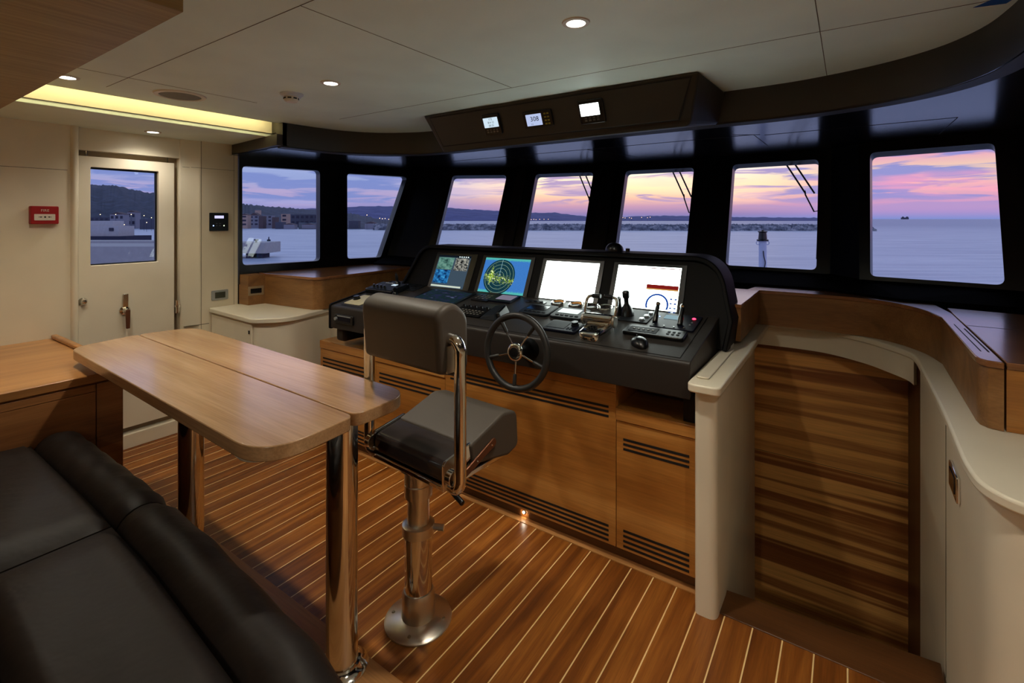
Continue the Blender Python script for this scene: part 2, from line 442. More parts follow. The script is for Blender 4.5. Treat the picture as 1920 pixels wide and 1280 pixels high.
def loft(bm, rings, closed=True, cap=True):
    R = [[bm.verts.new(Vector(p)) for p in r] for r in rings]
    n = len(R[0])
    for a, b in zip(R, R[1:]):
        for i in range(n if closed else n - 1):
            j = (i + 1) % n
            bm.faces.new([a[i], a[j], b[j], b[i]])
    if cap and closed:
        bm.faces.new(R[0][::-1]); bm.faces.new(R[-1])
    return R
def tube(bm, pts, r, n=14, cap=True, closed=False):
    pts = [Vector(p) for p in pts]
    rs = r if isinstance(r, (list, tuple)) else [r] * len(pts)
    N = len(pts); tang = []
    for i in range(N):
        if closed: tv = pts[(i + 1) % N] - pts[i - 1]
        else: tv = pts[min(i + 1, N - 1)] - pts[max(i - 1, 0)]
        tang.append(tv.normalized())
    up = Vector((0, 0, 1)) if abs(tang[0].z) < 0.9 else Vector((1, 0, 0))
    u_ = tang[0].cross(up).normalized()
    rings = []
    for i in range(N):
        u_ = (u_ - tang[i] * u_.dot(tang[i])).normalized()
        v_ = tang[i].cross(u_)
        rings.append([pts[i] + (u_ * math.cos(a) + v_ * math.sin(a)) * rs[i] for a in [2 * math.pi * k / n for k in range(n)]])
    R = loft(bm, rings, True, cap and not closed)
    if closed:
        a, b = R[-1], R[0]
        # align seam
        best = min(range(n), key=lambda s: (a[0].co - b[s].co).length)
        for i in range(n):
            j = (i + 1) % n
            bm.faces.new([a[i], a[j], b[(j + best) % n], b[(i + best) % n]])
def lathe(bm, prof, c=(0, 0, 0), T=None, n=32, cap=True):
    """prof: list of (r, z)"""
    c = Vector(c); rings = []
    for r_, z_ in prof:
        ring = [Vector((r_ * math.cos(a), r_ * math.sin(a), z_)) for a in [2 * math.pi * k / n for k in range(n)]]
        ring = [(T @ p) if T is not None else p + c for p in ring]
        rings.append(ring)
    loft(bm, rings, True, cap)
def rrect(x0, x1, y0, y1, r, n=6):
    out = []
    for cx, cy, a0 in ((x1 - r, y1 - r, 0), (x0 + r, y1 - r, 90), (x0 + r, y0 + r, 180), (x1 - r, y0 + r, 270)):
        for k in range(n + 1):
            a = math.radians(a0 + 90 * k / n)
            out.append((cx + r * math.cos(a), cy + r * math.sin(a)))
    return out
def fillet(pts, rad, n=6):
    """round the corners of a 2-D polyline/polygon; rad: one radius per corner"""
    out = []; N = len(pts)
    for i in range(N):
        p = Vector(pts[i]); a = Vector(pts[i - 1]); b_ = Vector(pts[(i + 1) % N]); r_ = rad[i] if isinstance(rad, (list, tuple)) else rad
        if r_ <= 0: out.append(tuple(p)); continue
        u1 = (a - p).normalized(); u2 = (b_ - p).normalized()
        ang = u1.angle(u2)
        tl = min(r_ / math.tan(ang / 2), (a - p).length * 0.49, (b_ - p).length * 0.49)
        s_, e_ = p + u1 * tl, p + u2 * tl
        for k in range(n + 1):
            tt = k / n
            q = s_ * (1 - tt) ** 2 + p * 2 * tt * (1 - tt) + e_ * tt ** 2
            out.append(tuple(q))
    return out
def smooth_path(pts, n=6):
    """Catmull-Rom through the points"""
    P = [Vector(p) for p in pts]; out = []
    for i in range(len(P) - 1):
        p0 = P[max(i - 1, 0)]; p1 = P[i]; p2 = P[i + 1]; p3 = P[min(i + 2, len(P) - 1)]
        for k in range(n):
            tt = k / n
            out.append(0.5 * ((2 * p1) + (-p0 + p2) * tt + (2 * p0 - 5 * p1 + 4 * p2 - p3) * tt ** 2 + (-p0 + 3 * p1 - 3 * p2 + p3) * tt ** 3))
    out.append(P[-1])
    return out
def ring_plate(bm, outer, inner, d):
    """plate between an outer polygon and inner hole polygons (3-D, coplanar), extruded by d"""
    d = Vector(d)
    loops = [outer] + inner
    first = []
    for L_ in loops:
        vv = [bm.verts.new(Vector(p)) for p in L_]
        ee = [bm.edges.new((vv[i], vv[(i + 1) % len(vv)])) for i in range(len(vv))]
        first.append((vv, ee))
    alle = [e for _, ee in first for e in ee]
    res = bmesh.ops.triangle_fill(bm, edges=alle, use_beauty=True, use_dissolve=False)
    faces = [g for g in res['geom'] if isinstance(g, bmesh.types.BMFace)]
    mp = {}
    for vv, _ in first:
        for v in vv: mp[v] = bm.verts.new(v.co + d)
    for f in faces: bm.faces.new([mp[v] for v in f.verts][::-1])
    for vv, _ in first:
        n = len(vv)
        for i in range(n):
            a, b_ = vv[i], vv[(i + 1) % n]
            bm.faces.new([a, b_, mp[b_], mp[a]])
def quad_uv(name, corners, m, parent, label=None):
    """flat lit picture: corners BL, BR, TR, TL"""
    bm = BM(); uvl = bm.loops.layers.uv.new('UVMap')
    v = [bm.verts.new(Vector(c)) for c in corners]
    f = bm.faces.new(v)
    for l, uvc in zip(f.loops, ((0, 0), (1, 0), (1, 1), (0, 1))): l[uvl].uv = uvc
    base = WL[parent]
    for q in bm.verts: q.co -= base
    me = bpy.data.meshes.new(name); bm.to_mesh(me); bm.free(); me.materials.append(M[m])
    o = bpy.data.objects.new(name, me); col.objects.link(o); o.parent = parent; WL[o] = base.copy()
    if label: o['label'] = label
    return o
def text(name, s, size, T, m, parent, depth=0.0002, align='CENTER'):
    """lettering turned into a real mesh"""
    c = bpy.data.curves.new(name, 'FONT'); c.body = s; c.size = size; c.extrude = depth; c.resolution_u = 3
    c.align_x = align; c.align_y = 'CENTER'
    tmp = bpy.data.objects.new(name, c); col.objects.link(tmp)
    me = bpy.data.meshes.new_from_object(tmp.evaluated_get(bpy.context.evaluated_depsgraph_get()))
    bpy.data.objects.remove(tmp)
    me.transform(Matrix.Translation(-WL[parent]) @ T); me.materials.clear(); me.materials.append(M[m])
    o = bpy.data.objects.new(name, me); col.objects.link(o); o.parent = parent; WL[o] = WL[parent].copy()
    return o
def frame(o, xa, ya, za=None):
    """matrix with origin o and axes xa, ya"""
    xa = Vector(xa).normalized(); ya = Vector(ya).normalized()
    za = xa.cross(ya).normalized() if za is None else Vector(za)
    R_ = Matrix((xa, ya, za)).transposed().to_4x4()
    return Matrix.Translation(Vector(o)) @ R_

# ================================================================= SETTING
# ---- floor and lower structure
bm = BM()
box(bm, -4.1, 1.75, -2.6, 2.035, -0.04, 0.0)
struct('floor', bm, 'plank_floor')
bm = BM()                                                    # sub floor under the console and counters
box(bm, -4.1, -0.50, 2.035, 3.9, -0.04, -0.001); box(bm, 0.275, 1.75, 2.045, 3.9, -0.04, -0.031)
struct('trim_10', bm, 'plinth_wood')
bm = BM(); slab(bm, [(-0.475, 1.99), (0.255, 1.99), (0.255, 2.185), (-0.40, 2.13), (-0.475, 2.12)], -0.03, 0.004)
struct('trim_1', bm, 'plinth_wood', bevel=0.003)            # nosing board at the head of the stairs
bm = BM(); box(bm, -2.99, -0.475, 2.036, 2.12, -0.03, 0.003)
struct('trim_2', bm, 'margin_board')
bm = BM(); box(bm, -3.3, 1.2, 0.45, 1.112, 0.0, 0.006)
struct('trim_3', bm, 'margin_board', bevel=0.002)            # margin board in front of the settee

# ---- ceiling, roof
bm = BM(); box(bm, -4.2, 1.9, -2.7, 4.4, 2.22, 2.26)
struct('roof', bm, 'ceiling_panel')
bm = BM(); box(bm, -3.16, 1.75, -2.6, 2.72, 2.14, 2.17)
ceil = struct('ceiling', bm, 'ceiling_panel')
bm = BM(); box(bm, -3.60, -3.272, -2.6, 1.86, 2.0855, 2.22)
struct('ceiling_cove', bm, 'white_lacquer')
bm = BM()
def seam_y(x0, x1, y): box(bm, x0, x1, y - 0.0013, y + 0.0013, 2.1392, 2.1405)
def seam_x(x, y0, y1): box(bm, x - 0.0013, x + 0.0013, y0, y1, 2.1392, 2.1405)
seam_y(-2.976, 0.9, 0.861); seam_x(-0.082, 0.861, 2.65)
seam_x(-2.70, -0.5, 1.45)
seam_y(-2.7, -0.082, 1.985); seam_x(-1.36, 0.861, 1.985); seam_y(-0.082, 0.4, 1.985)
struct('ceiling_seam', bm, 'seam_dark', ceil)
# port side lowered soffit with the lit cove above it
bm = BM()
prof = [(-3.95, 2.06), (-3.28, 2.06), (-3.28, 2.085), (-3.95, 2.085)]
prism(bm, [(p[0], -2.6, p[1]) for p in prof], (0, 4.5, 0))
struct('ceiling_soffit', bm, 'ceiling_panel', bevel=0.003)

# ---- forward soffit (dark glossy headliner) and curved leather fascia
fas = [(-3.32, 1.845), (-3.19, 1.84), (-3.107, 1.87), (-3.085, 2.06), (-3.034, 2.27), (-2.90, 2.46), (-2.72, 2.575), (-2.54, 2.635), (-2.2, 2.652),
       (-1.4, 2.652), (-0.56, 2.652), (-0.30, 2.648), (-0.13, 2.625), (0.10, 2.545), (0.27, 2.42), (0.365, 2.26), (0.402, 2.09), (0.415, 1.90), (0.42, 1.6)]
fpath = smooth_path([(p[0], p[1], 0) for p in fas[2:]], 5)
fpath = [Vector((-3.107, 1.84, 0))] + fpath + [Vector((0.42, 0.5, 0)), Vector((0.42, -2.6, 0))]
bm = BM()
poly = [(p.x, p.y) for p in fpath] + [(1.75, -2.6), (1.75, 4.35), (-3.98, 4.35), (-3.98, 1.86), (-3.33, 1.86), (-3.30, 1.845)]
vtop = [bm.verts.new((p[0], p[1], 1.995)) for p in poly]; vbot = [bm.verts.new((p[0], p[1], 1.98)) for p in poly]
te = [bm.edges.new((vbot[i], vbot[(i + 1) % len(vbot)])) for i in range(len(vbot))]
bmesh.ops.triangle_fill(bm, edges=te, use_beauty=True)
struct('ceiling_headliner', bm, 'soffit_vinyl', smooth=False)
bm = BM()
rings = []
for i, p in enumerate(fpath):
    a = fpath[max(i - 1, 0)]; b_ = fpath[min(i + 1, len(fpath) - 1)]
    tv = (b_ - a).normalized(); nv = Vector((-tv.y, tv.x, 0))     # points outboard / forward
    o_ = p + nv * 0.03
    rings.append([(p.x, p.y, 2.145), (p.x, p.y, 1.992), (p.x + nv.x * .008, p.y + nv.y * .008, 1.978), (o_.x + nv.x * 0.03, o_.y + nv.y * 0.03, 1.972), (o_.x + nv.x * 0.03, o_.y + nv.y * 0.03, 2.145)])
loft(bm, rings, True, True)
tr = struct('trim_4', bm, 'fascia_leather', angle=30)
bm = BM()                                                    # the short return of the fascia under the white soffit
box(bm, -3.19, -3.107, 1.842, 1.90, 1.985, 2.145)
slab(bm, [(-3.107, 1.80), (-3.107, 1.90), (-3.90, 1.94), (-3.90, 1.885), (-3.32, 1.825)], 1.985, 2.06)
box(bm, -3.60, -3.191, 1.861, 1.92, 2.0855, 2.22); box(bm, -3.21, -3.10, 1.86, 1.92, 2.14, 2.22)
struct('trim_5', bm, 'fascia_leather', bevel=0.002)
bm = BM()                                                    # hatch seams in the headliner
zz = (1.9785, 1.9802)
def seg(x0, y0, x1, y1, w_=0.0022):
    a = Vector((x0, y0, 0)); b_ = Vector((x1, y1, 0)); n_ = (b_ - a).normalized(); q = Vector((-n_.y, n_.x, 0)) * w_ / 2
    slab(bm, [tuple((a - q).xy), tuple((b_ - q).xy), tuple((b_ + q).xy), tuple((a + q).xy)], zz[0], zz[1])
seg(-2.784, 3.114, -0.45, 3.10); seg(-0.45, 3.10, -0.44, 3.6); seg(-0.55, 3.04, -0.42, 3.12); seg(-0.40, 3.15, 0.425, 3.118); seg(0.425, 3.118, 0.421, 3.68)
seg(-1.5, 3.12, -1.35, 3.7); seg(-2.2, 3.1, -2.1, 3.5)
struct('ceiling_seam', bm, 'seam_black', tr)

# ---- port wall with the side door
KX = -3.86
bm = BM()
box(bm, KX - 0.08, KX, -2.6, 0.965, 0.0, 2.07)
struct('wall_port_aft', bm, 'white_lacquer')
bm = BM(); box(bm, KX - 0.0005, KX + 0.0007, -2.6, 0.93, 1.79, 1.7925)
struct('wall_seam', bm, 'seam_dark', bpy.data.objects['wall_port_aft'])
bm = BM(); lathe(bm, [(0.020, 0.0), (0.020, 2.065)], (KX - 0.006, 0.962, 0.0), n=20)
struct('trim_6', bm, 'white_lacquer')
bm = BM()
box(bm, KX - 0.10, KX - 0.03, 0.965, 1.56, 1.925, 2.07)        # above the door
struct('wall_port_head', bm, 'white_lacquer')
bm = BM()
slab(bm, fillet([(KX - 0.1, 1.54), (KX - 0.025, 1.54), (KX - 0.022, 1.60), (KX, 1.655), (KX, 1.925), (KX - 0.1, 1.925)], [0, .004, .0, .02, 0, 0]), 0.0, 2.07)
wpf = struct('wall_port_forward', bm, 'white_lacquer')
bm = BM(); box(bm, KX - 0.001, KX + 0.0006, 1.665, 1.668, 0.0, 2.06); box(bm, KX - 0.001, KX + 0.0006, 1.895, 1.897, 0.85, 2.06)
box(bm, KX - 0.001, KX + 0.0006, 1.60, 1.90, 1.865, 1.867)
box(bm, KX - 0.03, KX - 0.0215, 1.555, 1.60, 1.865, 1.867); box(bm, KX - 0.02, KX + 0.0006, 1.56, 1.72, 0.735, 0.739)
struct('wall_seam', bm, 'seam_dark', wpf)
# door 1
DX = KX - 0.03
bm = BM()
outer = [(DX, 0.985, 0.135), (DX, 1.507, 0.135), (DX, 1.507, 1.888), (DX, 0.985, 1.888)]
hole = [(DX, p[0], p[1]) for p in rrect(1.047, 1.412, 1.208, 1.822, 0.006, 3)]
ring_plate(bm, outer, [hole], (-0.05, 0, 0))
door = struct('door_1', bm, 'door_white', bevel=0.003)
bm = BM()
outer = [(DX - 0.03, p[0], p[1]) for p in rrect(1.040, 1.42, 1.20, 1.83, 0.006, 3)]
hole = [(DX - 0.03, p[0], p[1]) for p in rrect(1.052, 1.402, 1.216, 1.812, 0.004, 3)]
ring_plate(bm, outer, [hole], (-0.016, 0, 0)); struct('gasket', bm, 'black_plastic', door)
bm = BM(); box(bm, DX - 0.041, DX - 0.037, 1.046, 1.408, 1.21, 1.818); struct('pane', bm, 'window_glass', door, smooth=False)
bm = BM(); lathe(bm, [(0.0, 0), (0.021, 0), (0.023, 0.006), (0.018, 0.012), (0.012, 0.02), (0.016, 0.03), (0.012, 0.036), (0.0, 0.037)], T=frame((DX, 1.008, 0.992), (0, 1, 0), (0, 0, 1)), n=20)
struct('door_knob', bm, 'chrome', door)
bm = BM()
lathe(bm, [(0.0, 0), (0.030, 0), (0.031, 0.006), (0.024, 0.014), (0.014, 0.02), (0.014, 0.045), (0.0, 0.046)], T=frame((DX, 1.22, 0.905), (0, 1, 0), (0, 0, 1)), n=24)
box(bm, DX, DX + 0.014, 1.208, 1.238, 0.915, 1.012)
lh = struct('door_latch', bm, 'chrome', door, bevel=0.003)
bm = BM(); prism(bm, [(DX + 0.035, 1.212, 0.912), (DX + 0.035, 1.238, 0.912), (DX + 0.035, 1.236, 0.79), (DX + 0.035, 1.216, 0.79)], (0.014, 0, 0))
struct('door_handle', bm, 'bronze', lh, bevel=0.004)
bm = BM(); tube(bm, [(DX + 0.008, 1.525, 0.84), (DX + 0.008, 1.525, 0.93)], 0.013, 12); lathe(bm, [(0, 0), (0.018, 0), (0.018, 0.012), (0, 0.013)], (DX + 0.008, 1.525, 0.885)); struct('door_hinge', bm, 'chrome', door)
bm = BM()                                                     # dark gap and sill round the door
box(bm, DX - 0.075, DX - 0.055, 0.965, 1.545, 0.0, 1.925); 
outer_ = None
bm.free(); bm = BM()
ring_plate(bm, [(DX - 0.055, 0.96, 0.02), (DX - 0.055, 1.56, 0.02), (DX - 0.055, 1.56, 1.93), (DX - 0.055, 0.96, 1.93)],
           [[(DX - 0.055, 1.01, 0.14), (DX - 0.055, 1.48, 0.14), (DX - 0.055, 1.48, 1.86), (DX - 0.055, 1.01, 1.86)]], (-0.03, 0, 0))
struct('door_frame', bm, 'taupe_frame', door)
bm = BM(); tube(bm, [(DX - 0.015, 1.03, 1.888), (DX - 0.015, 1.03, 1.926)], 0.004, 8); tube(bm, [(DX - 0.015, 1.47, 1.888), (DX - 0.015, 1.47, 1.926)], 0.004, 8)
struct('door_pin', bm, 'chrome', door)
bm = BM(); box(bm, DX - 0.09, DX + 0.012, 0.95, 1.56, 0.0, 0.094)
struct('baseboard_port', bm, 'white_lacquer', bevel=0.004)

# ---- window wall panels
A = Vector((-3.84, 1.92)); B = Vector((-3.60, 3.50))
sd = (B - A).normalized(); sn = Vector((-sd.y, sd.x))          # outward (to port)
if sn.x > 0: sn = -sn
def side(y, z):
    k = (y - A.y) / sd.y
    return Vector((A.x + sd.x * k, y, z))
def rounded3(q, r=0.035, n=6):
    """q: 4 corners 3-D (coplanar); returns rounded polygon"""
    out = []
    for i in range(4):
        p = q[i]; a = q[i - 1]; b_ = q[(i + 1) % 4]
        u1 = (a - p).normalized(); u2 = (b_ - p).normalized(); ang = u1.angle(u2)
        tl = r / math.tan(ang / 2)
        s_, e_ = p + u1 * tl, p + u2 * tl
        for k in range(n + 1):
            tt = k / n; out.append(s_ * (1 - tt) ** 2 + p * 2 * tt * (1 - tt) + e_ * tt ** 2)
    return out
def scale3(poly, f):
    c = sum(poly, Vector((0, 0, 0))) / len(poly)
    out = []
    for p in poly:
        d_ = p - c; out.append(p + d_.normalized() * f)
    return out
def window(n, q, out_v, wallname, outer, r=0.035):
    """wall plate with a rounded opening, lighter rubber edge, pane"""
    out_v = Vector(out_v)
    hole = rounded3(q, r)
    bm = BM(); ring_plate(bm, outer, [hole], out_v * 0.045)
    if wallname: struct(wallname, bm, 'black_frame', smooth=False)
    bm = BM()
    q2 = [p + out_v * 0.045 for p in q]
    o2 = [p + out_v * 0.045 for p in scale3(rounded3(q, r), 0.012)]; i2 = [p + out_v * 0.045 for p in rounded3(q, r)]
    ring_plate(bm, o2, [i2], out_v * 0.03)
    f = struct('window_%d' % n, bm, 'black_frame_edge', smooth=False)
    bm = BM(); pts = [p + out_v * 0.055 for p in scale3(rounded3(q, r), 0.008)]
    prism(bm, pts, out_v * 0.006); struct('pane', bm, 'window_glass', f, smooth=False)
    return f
ov = (sn.x, sn.y, 0)
w1 = [side(1.948, 1.143), side(2.555, 1.140), side(2.555, 1.912), side(1.946, 1.905)]
w2 = [side(2.806, 1.142), side(3.142, 1.137), side(3.440, 1.914), side(2.804, 1.904)]
YM = 2.68
window(1, w1, ov, 'wall_port_window', [side(1.925, 1.0), side(YM, 1.0), side(YM, 1.995), side(1.925, 1.995)])
window(2, w2, ov, 'wall_port_quarter', [side(YM, 1.0), side(3.155, 1.0), side(3.53, 1.995), side(YM, 1.995)], 0.03)
LEAN = 0.36
def fr_(x, y, z): return Vector((x, y - LEAN * (1.915 - z), z))   # forward glass leans out at the top
F = {3: ((-3.141, 3.583), (-2.68, 3.829)), 4: ((-2.408, 3.914), (-1.882, 4.037)), 5: ((-1.600, 4.089), (-1.037, 4.127)),
     6: ((-0.735, 4.071), (-0.176, 4.04)), 7: ((0.108, 3.821), (0.656, 3.711))}
OUT = {3: ((-3.20, None), (-2.55, None)), 4: ((-2.55, None), (-1.74, None)), 5: ((-1.74, None), (-0.885, None)), 6: ((-0.885, None), (-0.10, None)), 7: ((0.05, None), (0.74, None))}
names = {3: 'wall_front_port', 4: 'wall_front_port_inner', 5: 'wall_front_center', 6: 'wall_front_starboard_inner', 7: 'wall_front_starboard'}
ends = {}
for n, (a, b_) in F.items():
    sl = (b_[1] - a[1]) / (b_[0] - a[0])
    yy = lambda x: a[1] + sl * (x - a[0])
    zb = 1.166
    q = [fr_(a[0], a[1], zb), fr_(b_[0], b_[1], zb), fr_(b_[0], b_[1], 1.915), fr_(a[0], a[1], 1.915)]
    if n == 7: q[0].x -= 0.006; q[1].x -= 0.010
    xl, xr = OUT[n][0][0], OUT[n][1][0]
    outer = [fr_(xl, yy(xl), 1.0), fr_(xr, yy(xr), 1.0), fr_(xr, yy(xr), 1.995), fr_(xl, yy(xl), 1.995)]
    ends[n] = outer
    nv = Vector((-(b_[1] - a[1]), b_[0] - a[0], 0)).normalized(); nv = (nv * 0.94 + Vector((0, 0, -0.34))).normalized()
    window(n, q, nv, names[n], outer)
# pillars between the window panels (faceted black cladding)
def pillar(name, bl, br, tr_, tl):
    bm = BM(); prism(bm, [bl, br, tr_, tl], (0, 0.05, 0)); return struct(name, bm, 'black_frame', smooth=False)
sb, st_ = side(3.155, 1.0), side(3.53, 1.995)
pillar('wall_front_corner', sb, ends[3][0], ends[3][3], st_)
pillar('wall_front_pillar', ends[6][1], ends[7][0], ends[7][3], ends[6][2])
for n, (l, r_) in enumerate(((3, 4), (4, 5), (5, 6))):
    pillar('wall_front_joint', ends[l][1] + Vector((-0.03, 0, 0)), ends[r_][0] + Vector((0.03, 0, 0)), ends[r_][3] + Vector((0.03, 0, 0)), ends[l][2] + Vector((-0.03, 0, 0)))
# narrow raised mullion covers
bm = BM()
for x0, x1, y1 in ((-2.60, -2.49, 3.87), (-1.80, -1.68, 4.05), (-0.945, -0.83, 4.085)):
    prism(bm, [fr_(x0, y1, 1.05), fr_(x1, y1 + .01, 1.05), fr_(x1, y1 + .01, 1.98), fr_(x0, y1, 1.98)], (0, 0.03, 0))
struct('trim_7', bm, 'black_frame', smooth=False)
bm = BM()
a = ends[7][1]; b2 = ends[7][2]
prism(bm, [a, Vector((1.30, 3.02, 1.0)), Vector((1.30, 3.32, 1.995)), b2], (0.02, 0.05, 0))
prism(bm, [Vector((1.30, 3.02, 1.0)), Vector((1.75, 2.6, 1.0)), Vector((1.75, 2.9, 1.995)), Vector((1.30, 3.32, 1.995))], (0.02, 0.05, 0))
struct('wall_starboard_forward', bm, 'black_frame', smooth=False)
bm = BM(); box(bm, 1.70, 1.75, -2.6, 2.95, 0.0, 2.2); struct('wall_starboard', bm, 'white_lacquer')
bm = BM(); box(bm, -4.1, 1.75, -2.65, -2.6, 0.0, 2.2); struct('wall_aft', bm, 'white_lacquer')
bm = BM()
box(bm, -4.05, -3.95, -2.6, 0.95, 0.0, 2.25); box(bm, -4.05, -3.95, 1.56, 1.93, 0.0, 2.25); box(bm, -3.98, -3.862, 1.90, 2.15, 0.0, 1.04); box(bm, -4.05, -3.92, 0.94, 1.57, 1.94, 2.25)
pts = [side(1.93, 0.0), side(3.15, 0), ends[3][0].copy(), ends[3][1].copy(), ends[4][1].copy(), ends[5][1].copy(), ends[6][1].copy(), ends[7][0].copy(), ends[7][1].copy(), Vector((1.30, 3.02, 0)), Vector((1.75, 2.6, 0))]
for p, q_ in zip(pts, pts[1:]):
    prism(bm, [(p.x, p.y, -1.3), (q_.x, q_.y, -1.3), (q_.x, q_.y, 1.04), (p.x, p.y, 1.04)], (-0.02, 0.05, 0))
struct('wall_hull', bm, 'black_frame', smooth=False)
# black sill coaming under the front windows
bm = BM()
inn = [(-3.60, 3.00), (-3.15, 3.06), (-2.5, 3.42), (-1.74, 3.60), (-0.9, 3.66), (-0.65, 3.40), (-0.12, 3.39), (0.22, 3.16), (0.66, 3.17), (1.25, 2.95)]
outp = [(-3.63, 3.20), (-3.17, 3.33), (-2.5, 3.66), (-1.74, 3.80), (-0.9, 3.84), (-0.65, 3.82), (-0.12, 3.80), (0.05, 3.60), (0.72, 3.46), (1.28, 3.12)]
rings = []
for i_, o_ in zip(inn, outp):
    rings.append([(i_[0], i_[1], 1.04), (i_[0], i_[1], 1.095), (o_[0], o_[1], 1.150), (o_[0], o_[1], 1.04)])
loft(bm, rings, True, True)
struct('trim_8', bm, 'black_matte', smooth=False)

# ================================================================= OUTSIDE
SEA = -3.5
bm = BM()
for i in range(1):
    n = 96; ringv = []
    radii = [6, 60, 400, 2500, 9000]
    rings = [[(r_ * math.cos(2 * math.pi * k / n), r_ * math.sin(2 * math.pi * k / n), SEA) for k in range(n)] for r_ in radii]
    loft(bm, rings, True, False)
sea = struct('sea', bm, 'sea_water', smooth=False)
def ray(px, d, z=None):
    u_ = (px - 960) / FPX
    return Vector((d * (-math.sin(YAW) + u_ * math.cos(YAW)), d * (math.cos(YAW) + u_ * math.sin(YAW)), 0 if z is None else z))
def zof(y, d): return 1.5 + d * (410 - y) / FPX
random.seed(4)
def landform(name, samples, d0, d1, m, rough=1.0, tree=0.0, base=SEA - 0.5, label=None):
    """samples: (px, ridge_y) silhouette of the ridge seen from the wheelhouse"""
    bm = BM(); rings = []
    pxs = [s[0] for s in samples]
    x = pxs[0]; step = 6 if tree == 0 else 3
    while x <= pxs[-1]:
        k = max(i for i in range(len(samples)) if samples[i][0] <= x); k = min(k, len(samples) - 2)
        f_ = (x - samples[k][0]) / (samples[k + 1][0] - samples[k][0])
        ry_ = samples[k][1] * (1 - f_) + samples[k + 1][1] * f_
        ry_ += random.uniform(-1, 1) * rough
        r_ = []
        top = zof(ry_, d1)
        for s_, hh in ((0, 0.0), (0.15, 0.25), (0.4, 0.5), (0.7, 0.8), (1.0, 1.0), (1.3, 0.6), (1.8, 0.0)):
            dd = d0 + (d1 - d0) * s_
            p = ray(x, dd)
            zz_ = base + (top - base) * hh
            if 0 < hh < 1: zz_ += (top - base) * 0.06 * math.sin(x * 0.11 + s_ * 9) * math.sin(x * 0.037 + s_ * 4)
            r_.append((p.x, p.y, zz_))
        rings.append(r_); x += step
    loft(bm, rings, False, False)
    return struct(name, bm, m, smooth=True, angle=180, label=label)
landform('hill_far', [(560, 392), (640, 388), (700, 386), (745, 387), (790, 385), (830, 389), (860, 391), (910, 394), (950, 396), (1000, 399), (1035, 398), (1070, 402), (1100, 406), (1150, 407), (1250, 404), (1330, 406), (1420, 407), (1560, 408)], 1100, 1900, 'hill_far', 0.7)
landform('hill_wooded', [(-200, 352), (100, 350), (170, 346), (215, 347), (240, 353), (270, 360), (290, 362), (330, 368), (400, 374), (460, 383), (500, 386), (560, 391), (620, 394), (680, 404), (720, 412), (760, 420)], 330, 620, 'hill_near', 1.4, tree=1)
landform('land_shore', [(560, 416), (620, 414), (680, 417), (730, 420), (770, 424), (812, 428)], 230, 300, 'hill_near', 1.0)
# rubble breakwater
bm = BM(); rings = []
x = 700
while x <= 1645:
    d_ = 222 - (x - 700) * 0.018
    end = 1.0 if x < 1625 else max(0.05, (1648 - x) / 23)
    r_ = []
    for off, hh in ((-7, -0.3), (-5, 0.6), (-3.2, 1.6), (-1.6, 2.4), (0, 2.7), (1.6, 2.4), (4, 1.0), (7, -0.4)):
        p = ray(x, d_ + off)
        r_.append((p.x + random.uniform(-.3, .3), p.y + random.uniform(-.3, .3), SEA + hh * end + random.uniform(-.28, .28) * end))
    rings.append(r_); x += 1.6
loft(bm, rings, False, False)
tag(obj('breakwater', bm, 'rock', smooth=False), 'long grey rubble rock breakwater lying low across the bay', 'breakwater')

def house(px0, px1, y_top, dist, m, label, y_bot=431, floors=0, colsn=0, roof=None, depth=3.5, group=None):
    a = ray(px0, dist); b_ = ray(px1, dist); zt = zof(y_top, dist)
    dv = (b_ - a).normalized(); nv = Vector((dv.y, -dv.x, 0))
    if nv.dot(a) > 0: nv = -nv
    c = (a + b_) / 2
    t_ = thing('house', label, 'house', (c.x, c.y, SEA), group)
    T = frame((a.x, a.y, 0), dv, -nv, (0, 0, 1)); W_ = (b_ - a).length
    bm = BM(); box(bm, 0, W_, 0, depth, SEA - 0.3, zt, T); obj('wall', bm, m, t_, smooth=False)
    if roof:
        bm = BM(); prism(bm, [(-0.2, 0, zt), (W_ + 0.2, 0, zt), (W_ / 2, 0, zt + roof)], (0, depth, 0), T); obj('roof', bm, 'house_brick', t_, smooth=False)
    hgt = zt - SEA - 1.0
    for i in range(floors):
        for j in range(colsn):
            wx = W_ * (j + 0.5) / colsn; wz = SEA + 1.2 + hgt * (i + 0.5) / floors
            bm = BM(); box(bm, wx - W_ / colsn * 0.28, wx + W_ / colsn * 0.28, -0.06, 0.02, wz - hgt / floors * 0.22, wz + hgt / floors * 0.22, T)
            obj('window', bm, 'house_window', t_, smooth=False)
    return t_
house(452, 464, 403, 250, 'house_pink', 'pink lit waterside house at the left edge of the side window', floors=3, colsn=1, roof=0.8)
house(467, 485, 404, 263, 'house_blue', 'blue grey gabled house with tall brick chimney stack behind it', floors=3, colsn=2, roof=1.6)
house(478, 484, 394, 276, 'house_pink', 'narrow pink tower rising above the gabled waterside houses')
house(485, 493, 405, 251, 'house_brick', 'dark brick house squeezed between two blue grey ones')
house(493, 510, 404, 262, 'house_blue', 'square blue grey house with flat roof and small windows', floors=3, colsn=2)
house(510, 517, 407, 251, 'house_brick', 'narrow brick house on the right of the square blue grey one')
house(527, 539, 401, 262, 'house_pink', 'tall pinkish house alone in the middle of the waterfront', floors=3, colsn=1)
house(545, 606, 402, 290, 'house_dark', 'long dark waterfront block with flat roof', floors=2, colsn=7)
house(516, 530, 416, 242, 'house_dark', 'low dark shed in front of the tall pinkish house')
house(532, 552, 421, 238, 'house_blue', 'low pale boathouse on the water below the long dark block', roof=0.7)
house(566, 590, 421, 238, 'house_blue', 'low pale boathouse on the water at the far end of the waterfront', roof=0.6)
